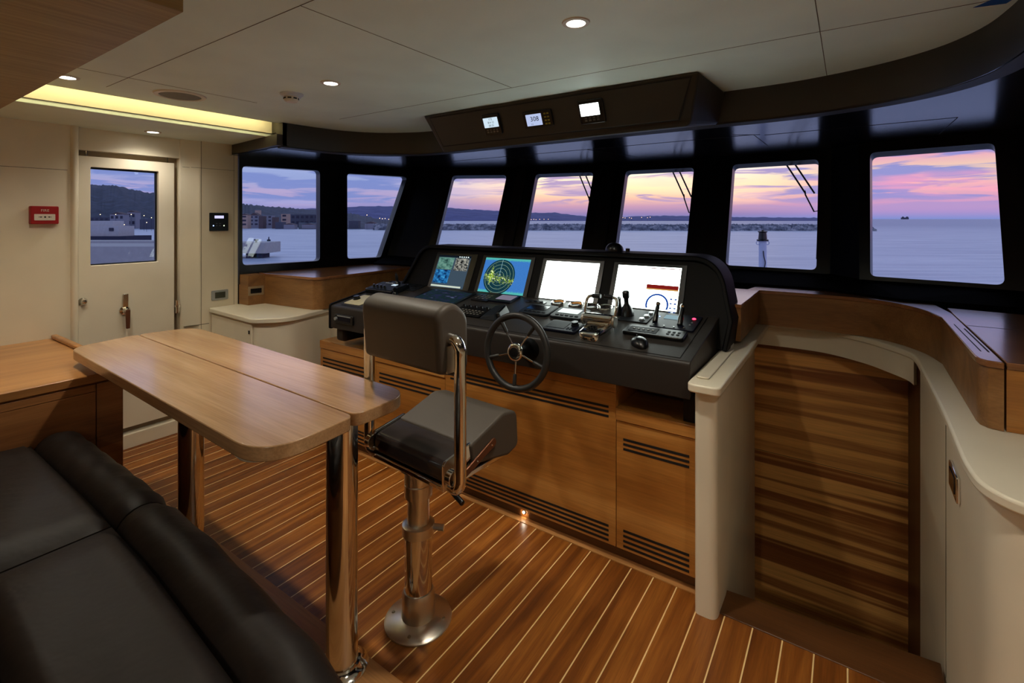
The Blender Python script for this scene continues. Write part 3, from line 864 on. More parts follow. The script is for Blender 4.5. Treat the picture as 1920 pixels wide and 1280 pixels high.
house(654, 672, 414, 240, 'house_dark', 'small dark shed on the shore by the leaning quarter window')
house(684, 706, 419, 236, 'house_blue', 'low rounded pale shed on the shore by the leaning quarter window', roof=1.0)
house(206, 232, 402, 240, 'house_blue', 'pale house with pitched roof seen through the door window', roof=1.2, floors=2, colsn=3)
house(238, 254, 398, 250, 'house_blue', 'pale tall house seen at the right in the door window', roof=1.0, floors=2, colsn=2)
house(168, 204, 407, 245, 'house_dark', 'wide dusky house at the left in the door window', floors=2, colsn=4)
house(262, 292, 411, 235, 'house_dark', 'long dusky shed at the right edge of the door window')
# quay walls and a low white vessel seen through the door
def block(name, px0, px1, yt, yb, d0, depth, m, label, cat, parent=None):
    a = ray(px0, d0); b_ = ray(px1, d0); dv = (b_ - a).normalized(); nv = Vector((-dv.y, dv.x, 0))
    if nv.dot(a) < 0: nv = -nv
    T = frame((a.x, a.y, 0), dv, nv, (0, 0, 1)); bm = BM(); box(bm, 0, (b_ - a).length, 0, depth, zof(yb, d0), zof(yt, d0), T)
    o = obj(name, bm, m, parent, smooth=False)
    if parent is None: tag(o, label, cat)
    return o
block('quay', 60, 292, 462, 560, 30, 4.0, 'concrete', 'near pale concrete quay wall below the door window', 'quay')
block('quay', 60, 292, 452, 475, 52, 3.0, 'concrete', 'farther pale concrete quay wall behind the near one', 'quay')
p = ray(195, 70)
bt = thing('workboat', 'grey white workboat moored behind the quay walls', 'boat', (p.x, p.y, SEA))
block('hull', 120, 236, 443, 470, 70, 5.0, 'concrete_dark', None, None, bt)
ho = block('deckhouse', 150, 222, 424, 443, 71, 3.0, 'boat_white', None, None, bt)
block('roof', 168, 212, 414, 424, 71.5, 2.0, 'boat_white', None, None, bt)
block('window', 204, 212, 427, 433, 70.9, 0.15, 'house_window', None, None, ho)
# pier head in window 1
p = ray(476, 62)
pr = thing('pier', 'low grey concrete pier head on two dark piles in the water', 'pier', (p.x, p.y, SEA))
block('deck', 380, 498, 455, 475, 62, 4.0, 'concrete', None, None, pr)
for xx in (461, 482): block('pile', xx, xx + 9, 475, 484, 62.4, 2.0, 'concrete_dark', None, None, pr)
bo = block('bollard', 478, 481, 450, 455, 62.5, 0.2, 'concrete_dark', None, None, pr)
block('bollard_cap', 476, 483, 448.5, 451, 62.5, 0.25, 'concrete_dark', None, None, bo)
p = ray(504, 110); bm = BM(); lathe(bm, [(0.0, 0), (0.35, 0.0), (0.4, 0.35), (0.12, 0.5), (0.10, 1.0), (0.0, 1.02)], (p.x, p.y, SEA - 0.05), n=14)
tag(obj('buoy', bm, 'concrete_dark'), 'small dark buoy floating in front of the waterfront houses', 'buoy')
p = ray(1699, 1500)
sh = thing('ship', 'tiny dark ship on the horizon', 'ship', (p.x, p.y, SEA))
block('hull', 1693, 1704, 407.6, 411, 1500, 8, 'house_dark', None, None, sh); block('superstructure', 1693.5, 1695, 406, 408, 1500, 5, 'house_dark', None, None, sh); block('superstructure', 1701, 1703, 406, 408, 1500, 5, 'house_dark', None, None, sh)
# shore lamps
first = None
spots = [(188, 402, 200), (217, 402, 200), (246, 402, 200), (270, 404, 200), (284, 408, 200), (172, 419, 190), (222, 419, 190), (233, 421, 190), (275, 417, 190),
         (688, 403, 228), (712, 409, 228), (717, 410, 228), (722, 409.5, 228), (729, 411, 228), (735, 410, 228),
         (992, 411, 1000), (996, 411.5, 1000), (1001, 411, 1000), (1005, 411.5, 1000), (1012, 411, 1000), (1020, 411, 1000), (1028, 411, 1000),
         (1168, 408, 1000), (1172, 408.5, 1000), (1180, 408, 1000), (1184, 409, 1000), (1203, 407.5, 1000), (1214, 408, 1000), (1219, 407, 1000)]
for i, (px_, y_, d_) in enumerate(spots):
    p = ray(px_, d_); zt = zof(y_, d_); r_ = 0.16 if d_ < 300 else 0.55
    where = 'through the side door window' if i < 9 else 'through the leaning quarter window' if i < 15 else 'in a low row through the window behind the radar' if i < 22 else 'low on the horizon behind the chart monitor'
    o = thing('street_lamp', 'tiny lit orange street lamp seen ' + where, 'street lamp', (p.x, p.y, SEA), 'shore lamps seen ' + where)
    if first is None or True:
        bm = BM(); tube(bm, [(p.x, p.y, SEA), (p.x, p.y, zt - r_)], 0.05 if d_ < 300 else 0.1, 6); obj('pole', bm, 'concrete_dark', o)
        bm = BM(); lathe(bm, [(0.02, -r_), (r_ * .8, -r_ * .6), (r_, 0), (r_ * .8, r_ * .6), (0.02, r_)], (p.x, p.y, zt), n=8); obj('lamp_head', bm, 'shore_glow', o)
    first = o
# own bow light mast seen through window 6
lx, ly = -1.231, 9.458
lm = thing('light_mast', 'white foredeck mast with dark lantern on top', 'mast', (lx, ly, -1.2))
bm = BM(); tube(bm, [(lx, ly, -1.2), (lx, ly, 1.13)], 0.062, 20); obj('pole', bm, 'mast_paint', lm)
bm = BM(); lathe(bm, [(0, 0), (0.095, 0), (0.095, 0.02), (0.07, 0.03), (0.06, 0.14), (0.075, 0.15), (0.075, 0.165), (0.02, 0.17), (0.015, 0.19), (0, 0.19)], (lx, ly, 1.12), n=20); obj('lantern', bm, 'black_plastic', lm)
bm = BM()
for s_ in (-1, 1):
    c = Vector((lx + s_ * 0.08 * math.cos(YAW), ly + s_ * 0.08 * math.sin(YAW), 1.085))
    tube(bm, [c + Vector((0.028 * math.cos(a), 0, 0.03 * math.sin(a))) for a in [2 * math.pi * k / 12 for k in range(12)]], 0.007, 6, closed=True)
obj('shackle', bm, 'mast_paint', lm)
bm = BM(); tube(bm, smooth_path([(lx + .02, ly - .07, .95), (lx + .03, ly - .07, .85), (lx + .05, ly - .065, .75), (lx + .03, ly - .07, .65), (lx, ly - .07, .55), (lx - .01, ly - .07, 0)], 5), 0.008, 6); obj('cable', bm, 'black_plastic', lm)
bm = BM(); box(bm, -3.4, 1.2, 4.6, 11.5, -1.3, -1.2); struct('floor_foredeck', bm, 'boat_white')
# wipers outside windows 4, 5 and 6
def wiper(n, x1, xl, dxb, label):
    a, b_ = F[n]; sl = (b_[1] - a[1]) / (b_[0] - a[0])
    def P_(x, z, off=0.11): v = fr_(x, a[1] + sl * (x - a[0]), z); return v + Vector((0, off, -0.02))
    t_ = thing('wiper', label, 'window wiper', P_(x1, 1.9), 'window wipers outside the front windows')
    ztop = 1.985
    lo = 1.60
    for k, dx in enumerate((0.0, 0.055)):
        bm = BM()
        tube(bm, [P_(x1 + dx, ztop), P_(x1 + dx + (dxb) * 0.78, lo + 0.10)], 0.006, 8)
        obj('arm', bm, 'black_plastic', t_)
    bm = BM(); pth = [P_(x1 + dxb * 0.76, lo + 0.12), P_(x1 + dxb * 0.78, lo + 0.09), P_(x1 + dxb * 1.04, lo - 0.03), P_(x1 + dxb * 1.04 + 0.05, lo - 0.02), P_(x1 + dxb * 1.04 + 0.04, lo + 0.1)]
    tube(bm, pth, 0.005, 8); obj('linkage', bm, 'black_plastic', t_)
    bm = BM(); tube(bm, [P_(b_[0] + 0.012, 1.90, 0.09), P_(b_[0] + 0.0, 1.25, 0.09)], 0.008, 8); obj('blade', bm, 'rubber', t_)
wiper(4, -2.09, 0, 0.20, 'dark twin arm wiper outside the fourth window from the side door')
wiper(5, -1.27, 0, 0.19, 'dark twin arm wiper outside the window behind the chart screen')
wiper(6, -0.42, 0, 0.21, 'dark twin arm wiper outside the window with the mast')

# ================================================================= JOINERY
# ---- console base cabinets with vent slots
def slots(parent, x0, x1, zs, y=2.0395):
    bm = BM()
    for z_ in zs: box(bm, x0, x1, y - 0.0006, y + 0.002, z_ - 0.0052, z_ + 0.0052)
    return obj('vent', bm, 'seam_black', parent, smooth=False)
FY = 2.04
cabs = [(-2.985, -2.417, 0.672, [(-2.955, -2.45, (0.555, 0.53, 0.505)), (-2.955, -2.45, (0.145, 0.125, 0.10, 0.077))], 'low teak console cabinet farthest to port behind the helm seat backrest'),
        (-2.417, -1.844, 0.672, [(-2.385, -1.876, (0.552, 0.527, 0.502)), (-2.385, -1.876, (0.145, 0.125, 0.10, 0.077))], 'teak console cabinet with slots seen past the table and helm seat'),
        (-1.844, -0.843, 0.79, [(-1.806, -0.878, (0.668, 0.647, 0.626)), (-1.806, -0.878, (0.142, 0.121, 0.10, 0.079))], 'wide teak console cabinet under the steering wheel'),
        (-0.843, -0.487, 0.672, [(-0.81, -0.531, (0.542, 0.521, 0.50)), (-0.81, -0.531, (0.145, 0.123, 0.101, 0.079))], 'narrow teak console cabinet beside the white stair post')]
for x0, x1, zt, vv, lab in cabs:
    t_ = thing('console_cabinet', lab, 'cabinet', ((x0 + x1) / 2, 2.3, 0.0), 'teak cabinets under the helm console')
    bm = BM(); box(bm, x0 + 0.001, x1 - 0.001, FY + 0.02, 2.62, 0.055, zt - 0.001); obj('body', bm, 'teak_cabinet', t_, smooth=False)
    bm = BM(); box(bm, x0 + 0.0015, x1 - 0.0015, FY, FY + 0.0185, 0.062, zt - 0.055); dr = obj('front_panel', bm, 'teak_cabinet', t_, bevel=0.0012)
    bm = BM(); box(bm, x0, x1, FY - 0.006, FY + 0.03, zt - 0.052, zt); obj('cap', bm, 'teak_cap', t_, bevel=0.003)
    bm = BM(); box(bm, x0, x1, FY + 0.035, 2.6, 0.0035, 0.056); obj('plinth', bm, 'plinth_wood', t_)
    for a, b_, zs in vv: slots(dr, a, b_, zs)
# step light in the plinth
bm = BM(); lathe(bm, [(0, 0), (0.009, 0), (0.009, 0.006), (0, 0.006)], T=frame((-1.345, 2.074, 0.030), (1, 0, 0), (0, 0, 1)), n=14)
sl_ = tag(obj('step_light', bm, 'chrome'), 'tiny lit step light low in the console plinth', 'step light')
bm = BM(); lathe(bm, [(0, 0), (0.0055, 0), (0.0055, 0.002), (0, 0.002)], T=frame((-1.345, 2.068, 0.030), (1, 0, 0), (0, 0, 1)), n=12); obj('lens', bm, 'step_led', sl_)

# ---- helm console
con = thing('helm_console', 'dark leather helm console spanning the teak cabinets', 'console', (-1.65, 2.3, 0.67))
X0, X1 = -2.79, -0.512
prof = fillet([(1.98, 0.792), (1.98, 0.937), (2.50, 1.030), (2.72, 1.030), (2.72, 0.792)], [0.004, 0.02, 0, 0, 0], 5)
bm = BM(); prism(bm, [(X0, p[0], p[1]) for p in prof], (X1 - X0, 0, 0)); obj('desk', bm, 'console_leather', con, bevel=0.004, angle=40)
bm = BM(); box(bm, -2.80, -1.845, 2.30, 2.32, 0.673, 0.792); box(bm, -0.842, -0.52, 2.30, 2.32, 0.673, 0.792); obj('back_panel', bm, 'plinth_wood', con)
bm = BM(); box(bm, -0.56, -0.515, 2.06, 2.30, 0.673, 0.792); obj('bracket', bm, 'black_plastic', con)
bm = BM(); slab(bm, [(-2.79, 2.02), (-2.70, 2.02), (-2.70, 2.28), (-2.79, 2.28)], 0.70, 0.79); obj('end_panel', bm, 'console_leather', con, bevel=0.02, seg=4)
bm = BM(); prism(bm, [(-2.80, p[0], p[1]) for p in fillet([(1.975, 0.785), (1.975, 0.945), (2.5, 1.04), (2.5, 0.785)], [.01, .025, 0, 0])], (0.014, 0, 0)); obj('end_trim', bm, 'hood_leather', con)
slope = 0.183; ca = math.atan(slope)
def dz(y): return 0.937 + (y - 1.98) * slope * 0.976
def DM(x, y, h=0.0, yaw=0.0):
    T = frame((x, y, dz(y) + h), (1, 0, 0), (0, math.cos(ca), math.sin(ca)))
    return T @ Matrix.Rotation(math.radians(yaw), 4, 'Z')
# inset border lines stitched on the desk
bm = BM(); T = DM(-0.56, 1.98)
box(bm, 0.0, 0.0025, 0.03, 0.50, -0.001, 0.0012, T); box(bm, -2.15, 0.0025, 0.028, 0.031, -0.001, 0.0012, T); obj('stitching', bm, 'hood_leather', con)
# monitor hood
LH = 0.46
def HP(x, h, off=0.0):
    """point on the leaning instrument face; h = height above z 1.02"""
    return Vector((x, 2.495 + LH * h - off * 0.908, 1.02 + h + off * 0.418 * 0.0))
outl = fillet([(-2.705, 0.0), (-2.60, 0.292), (-0.655, 0.292), (-0.455, 0.0)], [0, 0.16, 0.24, 0], 12)
outl = [(-2.70, -0.06)] + outl[1:-1] + [(-0.462, 0.02), (-0.47, -0.13)]
outl = [(-2.67, -0.06), (-2.668, 0.0)] + [p for p in fillet([(-2.665, 0.02), (-2.575, 0.290), (-0.535, 0.290), (-0.447, 0.03)], [0, 0.12, 0.20, 0], 12)[1:-1]] + [(-0.446, 0.0), (-0.462, -0.13)]
bm = BM()
rings = []
front = [HP(x, h) for x, h in outl]
prism(bm, front, (0, 0.17, 0)); obj('hood', bm, 'hood_leather', con, smooth=True, angle=30)
bm = BM()
n = len(outl); inner = []
for i in range(n):
    a = Vector(outl[max(i - 1, 0)]); b_ = Vector(outl[min(i + 1, n - 1)]); tv = (b_ - a).normalized()
    inner.append(Vector(outl[i]) - Vector((-tv.y, tv.x)) * 0.022)
rings = []
for (x, h), q in zip(outl, inner):
    f0 = HP(x, h); f1 = HP(x, h, 0.028); g1 = HP(q.x, q.y, 0.028); g0 = HP(q.x, q.y, 0.0)
    rings.append([f0 + Vector((0, .02, 0)), f1, g1, g0 + Vector((0, .02, 0))])
loft(bm, rings, True, True); obj('hood_rim', bm, 'hood_leather', con, bevel=0.006, seg=3)

# ---- console monitors
def monitor(name, xa, xb, label, fill, group='monitors in the console hood'):
    z0, z1 = 1.034 - 1.02, 1.245 - 1.02
    xc = (xa + xb) / 2
    t_ = thing(name, label, 'monitor', HP(xc, z0), group)
    def Q_(u_, v_, o_=0.0): return HP(xa + (xb - xa) * u_, z0 + (z1 - z0) * v_, o_)
    bm = BM()
    bx = 0.028 / (xb - xa); by = 0.016 / (z1 - z0)
    a, b_, c, d_ = Q_(-bx, -by, .001), Q_(1 + bx, -by, .001), Q_(1 + bx, 1 + by, .001), Q_(-bx, 1 + by, .001)
    prism(bm, [a, b_, c, d_], (0, -0.006, 0)); obj('bezel', bm, 'black_plastic', t_, bevel=0.002)
    def patch(nm, u0, u1, v0, v1, m, o_=0.0078, par=None): return quad_uv(nm, [Q_(u0, v0, o_), Q_(u1, v0, o_), Q_(u1, v1, o_), Q_(u0, v1, o_)], m, par or t_)
    T = frame(Q_(0, 0, 0.0084), (1, 0, 0), (Q_(0, 1) - Q_(0, 0)))
    W_ = xb - xa; H_ = (Q_(0, 1) - Q_(0, 0)).length
    fill(t_, patch, T, W_, H_)
    return t_
def fill1(t_, patch, T, W_, H_):
    s = patch('screen', 0, 0.93, 0, 1, 'scr_grey')
    patch('camera_view', 0.02, 0.47, 0.56, 0.93, 'cam_green', .0081, s); patch('camera_view', 0.52, 0.90, 0.54, 0.93, 'cam_grey', .0081, s); patch('camera_view', 0.02, 0.45, 0.13, 0.54, 'cam_blue', .0081, s)
    patch('taskbar', 0.0, 0.86, 0.02, 0.07, 'scr_cream', .0081, s); patch('menu_bar', 0.0, 0.93, 0.94, 1.0, 'scr_dark', .0081, s)
    bm = BM()
    for k in range(5): box(bm, W_ * (0.60 + 0.06 * k), W_ * (0.62 + 0.06 * k), H_ * 0.96, H_ * 0.975, -0.0001, 0.0002, T)
    obj('icons', bm, 'screen_white', s)
def fill2(t_, patch, T, W_, H_): patch('radar_screen', 0, 1, 0, 1, 'radar_picture')
def fill3(t_, patch, T, W_, H_):
    s = patch('screen', 0, 1, 0, 1, 'screen_white')
    bm = BM(); c = (W_ * 0.53, H_ * 0.36)
    prism(bm, [(c[0] - .004, c[1] - .001, 0), (c[0] + .005, c[1] - .004, 0), (c[0] + .001, c[1] + .004, 0)], (0, 0, .0002), T)
    prism(bm, [(c[0] + .001, c[1] + .001, 0), (c[0] + .006, c[1] + .001, 0), (c[0] + .006, c[1] + .007, 0)], (0, 0, .0002), T)
    box(bm, W_ * .12, W_ * .13, H_ * .93, H_ * .94, 0, .0002, T); obj('cursor', bm, 'ink_grey', s)
def fill4(t_, patch, T, W_, H_):
    s = patch('screen', 0, 1, 0, 1, 'screen_white')
    patch('sonar_band', 0.505, 0.99, 0.485, 0.575, 'ink_red', .0081, s); patch('sonar_band', 0.505, 0.99, 0.455, 0.485, 'ink_sand', .0081, s); patch('menu_bar', 0.50, 0.99, 0.955, 0.975, 'ink_red', .0081, s)
    text('depth_reading', '4.0m', 0.014, T @ Matrix.Translation((W_ * 0.565, H_ * 0.445, 0.0003)), 'ink', s)
    bm = BM(); cx, cy = W_ * 0.70, H_ * 0.115; pts = []
    N = 40; ro, ri = 0.060, 0.050
    oo = [(cx + ro * math.cos(math.radians(-35 + 250 * k / N)), cy + ro * math.sin(math.radians(-35 + 250 * k / N))) for k in range(N + 1)]
    ii = [(cx + ri * math.cos(math.radians(-35 + 250 * k / N)), cy + ri * math.sin(math.radians(-35 + 250 * k / N))) for k in range(N + 1)]
    for k in range(N):
        if min(oo[k][1], oo[k + 1][1], ii[k][1], ii[k + 1][1]) < 0.001: continue
        v = [bm.verts.new(T @ Vector((q[0], q[1], 0.0002))) for q in (oo[k], oo[k + 1], ii[k + 1], ii[k])]; bm.faces.new(v)
    for k in range(N):
        a1, a2 = (math.radians(-30 + 240 * (k + o_) / N) for o_ in (0, 0.45))
        qq = [(cx + r_ * math.cos(a), cy + r_ * math.sin(a)) for r_, a in ((0.049, a1), (0.049, a2), (0.040, a2), (0.040, a1))]
        if min(q[1] for q in qq) < 0.001: continue
        v = [bm.verts.new(T @ Vector((q[0], q[1], 0.0002))) for q in qq]; bm.faces.new(v)
    obj('dial', bm, 'ink_blue', s, smooth=False)
    for k in range(4):
        bm = BM(); box(bm, W_ * .885, W_ * .985, H_ * (0.27 - .10 * k) - .004, H_ * (0.27 - .10 * k) + .004, 0, .0002, T); obj('reading_box', bm, 'ink_blue', s)
        text('reading', ('12.4', '0.0', '24.1', '0.0')[k], 0.008, T @ Matrix.Translation((W_ * .935, H_ * (0.27 - .10 * k), 0.0004)), 'screen_white', s)
monitor('monitor', -2.392, -2.082, 'small dim monitor showing three camera views on grey', fill1)
monitor('monitor', -1.978, -1.629, 'blue monitor with round green radar picture', fill2)
monitor('monitor', -1.516, -1.168, 'blank white monitor with only a tiny cursor mark', fill3)
monitor('monitor', -1.055, -0.712, 'white monitor with blue dial and dark red sonar band', fill4)

# ---- instruments on the desk
def dthing(name, label, cat, x, y, group=None): return thing(name, label, cat, (x, y, dz(y)), group)
def plate(nm, x, y, w_, d_, h, m, par, r_=0.006, h0=0.0, bev=0.0015, yaw=0):
    T = DM(x, y, 0, yaw); bm = BM(); slab(bm, rrect(-w_ / 2, w_ / 2, -d_ / 2, d_ / 2, r_, 4), h0, h0 + h, T); return obj(nm, bm, m, par, bevel=bev)
def keys(nm, x, y, nx, ny, sx_, sy_, kw, kd, h0, kh, m, par, yaw=0):
    T = DM(x, y, 0, yaw)
    for i in range(nx):
        for j in range(ny):
            cx, cy = (i - (nx - 1) / 2) * sx_, (j - (ny - 1) / 2) * sy_
            bm = BM(); box(bm, cx - kw / 2, cx + kw / 2, cy - kd / 2, cy + kd / 2, h0, h0 + kh, T); obj(nm, bm, m, par, bevel=0.0008)
def knob(nm, x, y, r_, h, m, par, h0=0.0, n=18, taper=0.85):
    bm = BM(); lathe(bm, [(0, h0), (r_, h0), (r_, h0 + h * .3), (r_ * taper, h0 + h * .4), (r_ * taper, h0 + h), (0, h0 + h)], T=DM(x, y), n=n); return obj(nm, bm, m, par, angle=50)

# flat touch panel with dark map
t_ = dthing('touch_panel', 'flat dark glass touch panel with dim green map', 'touch panel', -2.13, 2.335)
plate('bezel', -2.135, 2.335, 0.375, 0.235, 0.008, 'black_plastic', t_)
T = DM(-2.135, 2.335, 0.0086); quad_uv('screen', [T @ Vector(p) for p in ((-.17, -.10, 0), (.17, -.10, 0), (.17, .10, 0), (-.17, .10, 0))], 'map_dark', t_)
# radio / remote control box with joystick
t_ = dthing('remote_control', 'boxy remote control with black joystick and row of knobs', 'control box', -2.65, 2.36)
plate('body', -2.645, 2.335, 0.27, 0.17, 0.032, 'black_plastic', t_, 0.012, 0, 0.004)
plate('top_plate', -2.645, 2.335, 0.25, 0.15, 0.003, 'slate_plastic', t_, 0.008, 0.032)
plate('rear_plate', -2.68, 2.475, 0.24, 0.09, 0.006, 'slate_plastic', t_, 0.008, 0.0)
plate('display', -2.60, 2.365, 0.045, 0.03, 0.002, 'lcd_pale', t_, 0.003, 0.0345)
for k in range(4): knob('knob', -2.735 + 0.036 * k, 2.30, 0.009, 0.018, 'black_plastic', t_, 0.034)
keys('button', -2.68, 2.39, 4, 1, 0.02, 0.02, 0.012, 0.012, 0.034, 0.004, 'white_key', t_)
bm = BM(); Tj = DM(-2.61, 2.40); lathe(bm, [(0, .034), (.022, .034), (.018, .045), (.009, .055), (.011, .075), (.008, .10), (.004, .105), (.005, .112), (0, .114)], T=Tj, n=16); obj('joystick', bm, 'black_plastic', t_)
# cream label plate with black knob at port end
t_ = dthing('searchlight_control', 'cream control plate with black knob at port console end', 'control panel', -2.70, 2.13)
plate('plate', -2.65, 2.12, 0.16, 0.17, 0.005, 'cream_plastic', t_, 0.01)
knob('knob', -2.70, 2.12, 0.024, 0.022, 'black_plastic', t_, 0.005)
plate('label', -2.60, 2.185, 0.06, 0.022, 0.001, 'violet_label', t_, 0.002, 0.0052, 0)
# small joystick unit next to it
t_ = dthing('thruster_joystick', 'small black thruster joystick just behind the backrest', 'joystick', -2.42, 2.22)
plate('plate', -2.42, 2.22, 0.09, 0.07, 0.006, 'slate_plastic', t_)
bm = BM(); lathe(bm, [(0, .006), (.020, .006), (.018, .03), (.010, .04), (.012, .065), (0, .07)], T=DM(-2.455, 2.235), n=14); obj('stick', bm, 'black_plastic', t_)
keys('button', -2.40, 2.22, 2, 1, 0.022, 0.02, 0.012, 0.012, 0.006, 0.004, 'white_key', t_)
# flat switch pad
t_ = dthing('switch_pad', 'flat dark switch pad beside the remote control box', 'switch panel', -2.5, 2.45)
plate('plate', -2.495, 2.45, 0.12, 0.15, 0.006, 'slate_plastic', t_); keys('button', -2.495, 2.45, 3, 3, 0.03, 0.038, 0.018, 0.02, 0.006, 0.002, 'black_plastic', t_)
# key pad and trackball
t_ = dthing('keypad', 'black keypad under the radar monitor', 'keypad', -1.845, 2.39)
plate('plate', -1.845, 2.39, 0.125, 0.105, 0.010, 'black_plastic', t_); keys('key', -1.845, 2.395, 4, 3, 0.027, 0.028, 0.015, 0.014, 0.010, 0.003, 'grey_key', t_)
# small display unit
t_ = dthing('small_display', 'small display unit with dim mauve screen right of the keypad', 'display', -1.70, 2.415)
plate('bezel', -1.71, 2.415, 0.165, 0.125, 0.012, 'navy_plastic', t_, 0.01); plate('screen', -1.695, 2.42, 0.11, 0.078, 0.001, 'lcd_mauve', t_, 0.003, 0.0122, 0)
# wide keyboard with knobs
t_ = dthing('radar_keyboard', 'wide control keyboard with rows of keys and knobs beside the backrest', 'keyboard', -1.76, 2.17)
plate('body', -1.765, 2.168, 0.215, 0.135, 0.010, 'hood_leather', t_)
for k in range(5): knob('knob', -1.85 + 0.042 * k, 2.215, 0.009, 0.016, 'black_plastic', t_, 0.010)
keys('key', -1.755, 2.15, 7, 3, 0.024, 0.024, 0.013, 0.009, 0.010, 0.003, 'grey_key', t_)
# handset rest (wedge)
t_ = dthing('handset', 'grey wedge shaped handset rest just left of the wheel', 'handset', -1.60, 2.17)
T = DM(-1.60, 2.17); bm = BM(); loft(bm, [[T @ Vector(p) for p in ((-.055, -.075, 0), (.055, -.075, 0), (.05, .08, 0), (-.05, .08, 0))], [T @ Vector(p) for p in ((-.045, -.06, .012), (.04, -.06, .03), (.03, .065, .05), (-.04, .065, .03))]]); obj('cradle', bm, 'slate_plastic', t_, bevel=0.006, seg=3)
bm = BM(); loft(bm, [[T @ Vector(p) for p in ((.045, -.05, .0), (.075, -.045, 0), (.072, .05, 0), (.045, .055, 0))], [T @ Vector(p) for p in ((.04, -.04, .032), (.055, -.035, .036), (.052, .045, .050), (.035, .05, .052))]]); obj('receiver', bm, 'black_plastic', t_, bevel=0.005, seg=3)
# two autopilot pads
for x, lab in ((-1.40, 'dark autopilot pad above the steering wheel'), (-1.205, 'dark autopilot pad beside the chrome throttle')):
    t_ = dthing('autopilot_pad', lab, 'control panel', x, 2.31, 'two autopilot pads behind the wheel')
    plate('body', x, 2.305, 0.185, 0.145, 0.014, 'slate_plastic', t_, 0.02, 0, 0.004); plate('screen', x - 0.01, 2.32, 0.12, 0.065, 0.0012, 'dark_screen', t_, 0.004, 0.0142, 0)
    keys('button', x - 0.0, 2.262, 5, 1, 0.028, 0.02, 0.018, 0.010, 0.014, 0.0025, 'hood_leather', t_)
# row of round gauges
gs = [(-1.354, 'gauge_orange', 'round chromed gauge with orange glow under the chart monitor, nearer port'), (-1.243, 'gauge_orange', 'round chromed gauge with orange glow, next to the throttle levers'),
      (-1.149, 'slate_plastic', 'round unlit chromed gauge seen between the throttle levers'), (-1.07, 'slate_plastic', 'round unlit chromed gauge at starboard end of the gauge row')]
for x, mm, lab in gs:
    y_ = 2.44
    t_ = dthing('gauge', lab, 'gauge', x, y_, 'round gauges along the foot of the monitors')
    bm = BM(); lathe(bm, [(0.034, 0), (0.042, 0), (0.042, 0.012), (0.038, 0.016), (0.034, 0.012), (0.034, 0)], T=DM(x, y_), n=28, cap=False); obj('bezel', bm, 'chrome', t_)
    bm = BM(); lathe(bm, [(0, 0.001), (0.0345, 0.001), (0.0345, 0.006), (0, 0.006)], T=DM(x, y_), n=28); obj('dial', bm, 'dark_screen', t_)
    if mm == 'gauge_orange':
        bm = BM(); T = DM(x, y_); N = 14
        for k in range(N):
            a1, a2 = (math.radians(30 + 120 * (k + q) / N) for q in (0, 1))
            v = [bm.verts.new(T @ Vector((r_ * math.cos(a), r_ * math.sin(a), 0.0075))) for r_, a in ((0.031, a1), (0.031, a2), (0.026, a2), (0.026, a1))]; bm.faces.new(v)
        obj('glow_ring', bm, 'gauge_orange', t_, smooth=False)
t_ = dthing('switch_row', 'row of three small grey push switches below the radar monitor', 'switches', -1.50, 2.43)
plate('plate', -1.495, 2.43, 0.13, 0.035, 0.004, 'black_plastic', t_)
for k in range(3): knob('button', -1.53 + 0.036 * k, 2.43, 0.011, 0.006, 'slate_plastic', t_, 0.004)
# flat black control with dial
t_ = dthing('trackpad_unit', 'flat dark blue control with round dial in front of the autopilot pads', 'control panel', -1.155, 2.13)
plate('body', -1.152, 2.13, 0.175, 0.12, 0.016, 'navy_plastic', t_, 0.01, 0, 0.004); plate('screen', -1.18, 2.135, 0.10, 0.085, 0.001, 'slate_plastic', t_, 0.003, 0.0162, 0)
knob('dial', -1.098, 2.15, 0.020, 0.018, 'black_plastic', t_, 0.016); keys('button', -1.10, 2.105, 3, 2, 0.016, 0.014, 0.009, 0.008, 0.016, 0.002, 'slate_plastic', t_)
# chrome engine throttle
t_ = dthing('throttle', 'polished chrome twin lever throttle control on the console', 'throttle', -0.99, 2.12)
T = DM(-0.972, 2.11)
bm = BM()
loft(bm, [[T @ Vector((p[0] * s_, p[1] * s_ + oy, hz)) for p in fillet([(-.050, -.088), (.050, -.088), (.062, .075), (-.062, .075)], [.03, .03, .01, .01], 5)] for s_, oy, hz in ((1.0, 0, 0), (1.0, 0, .034), (0.95, 0.002, .040), (0.80, 0.010, .044), (.70, .018, .045))])
obj('base', bm, 'chrome', t_, angle=50)
bm = BM(); tube(bm, [T @ Vector((-.072, .045, .060)), T @ Vector((.072, .045, .060))], .028, 20); obj('axle', bm, 'chrome', t_, bevel=.003)
bm = BM(); lathe(bm, [(0, 0.044), (0.026, 0.045), (0.026, .048), (0, .0485)], T=T @ Matrix.Translation((0, -.035, 0)), n=20); kp = obj('keypad', bm, 'black_plastic', t_)
for k in range(6):
    bm = BM(); a = k * math.pi / 3; lathe(bm, [(0, .0480), (.0045, .0480), (.0045, .051), (0, .051)], T=T @ Matrix.Translation((.014 * math.cos(a), -.035 + .014 * math.sin(a), 0)), n=10); obj('button', bm, 'hood_leather', kp)
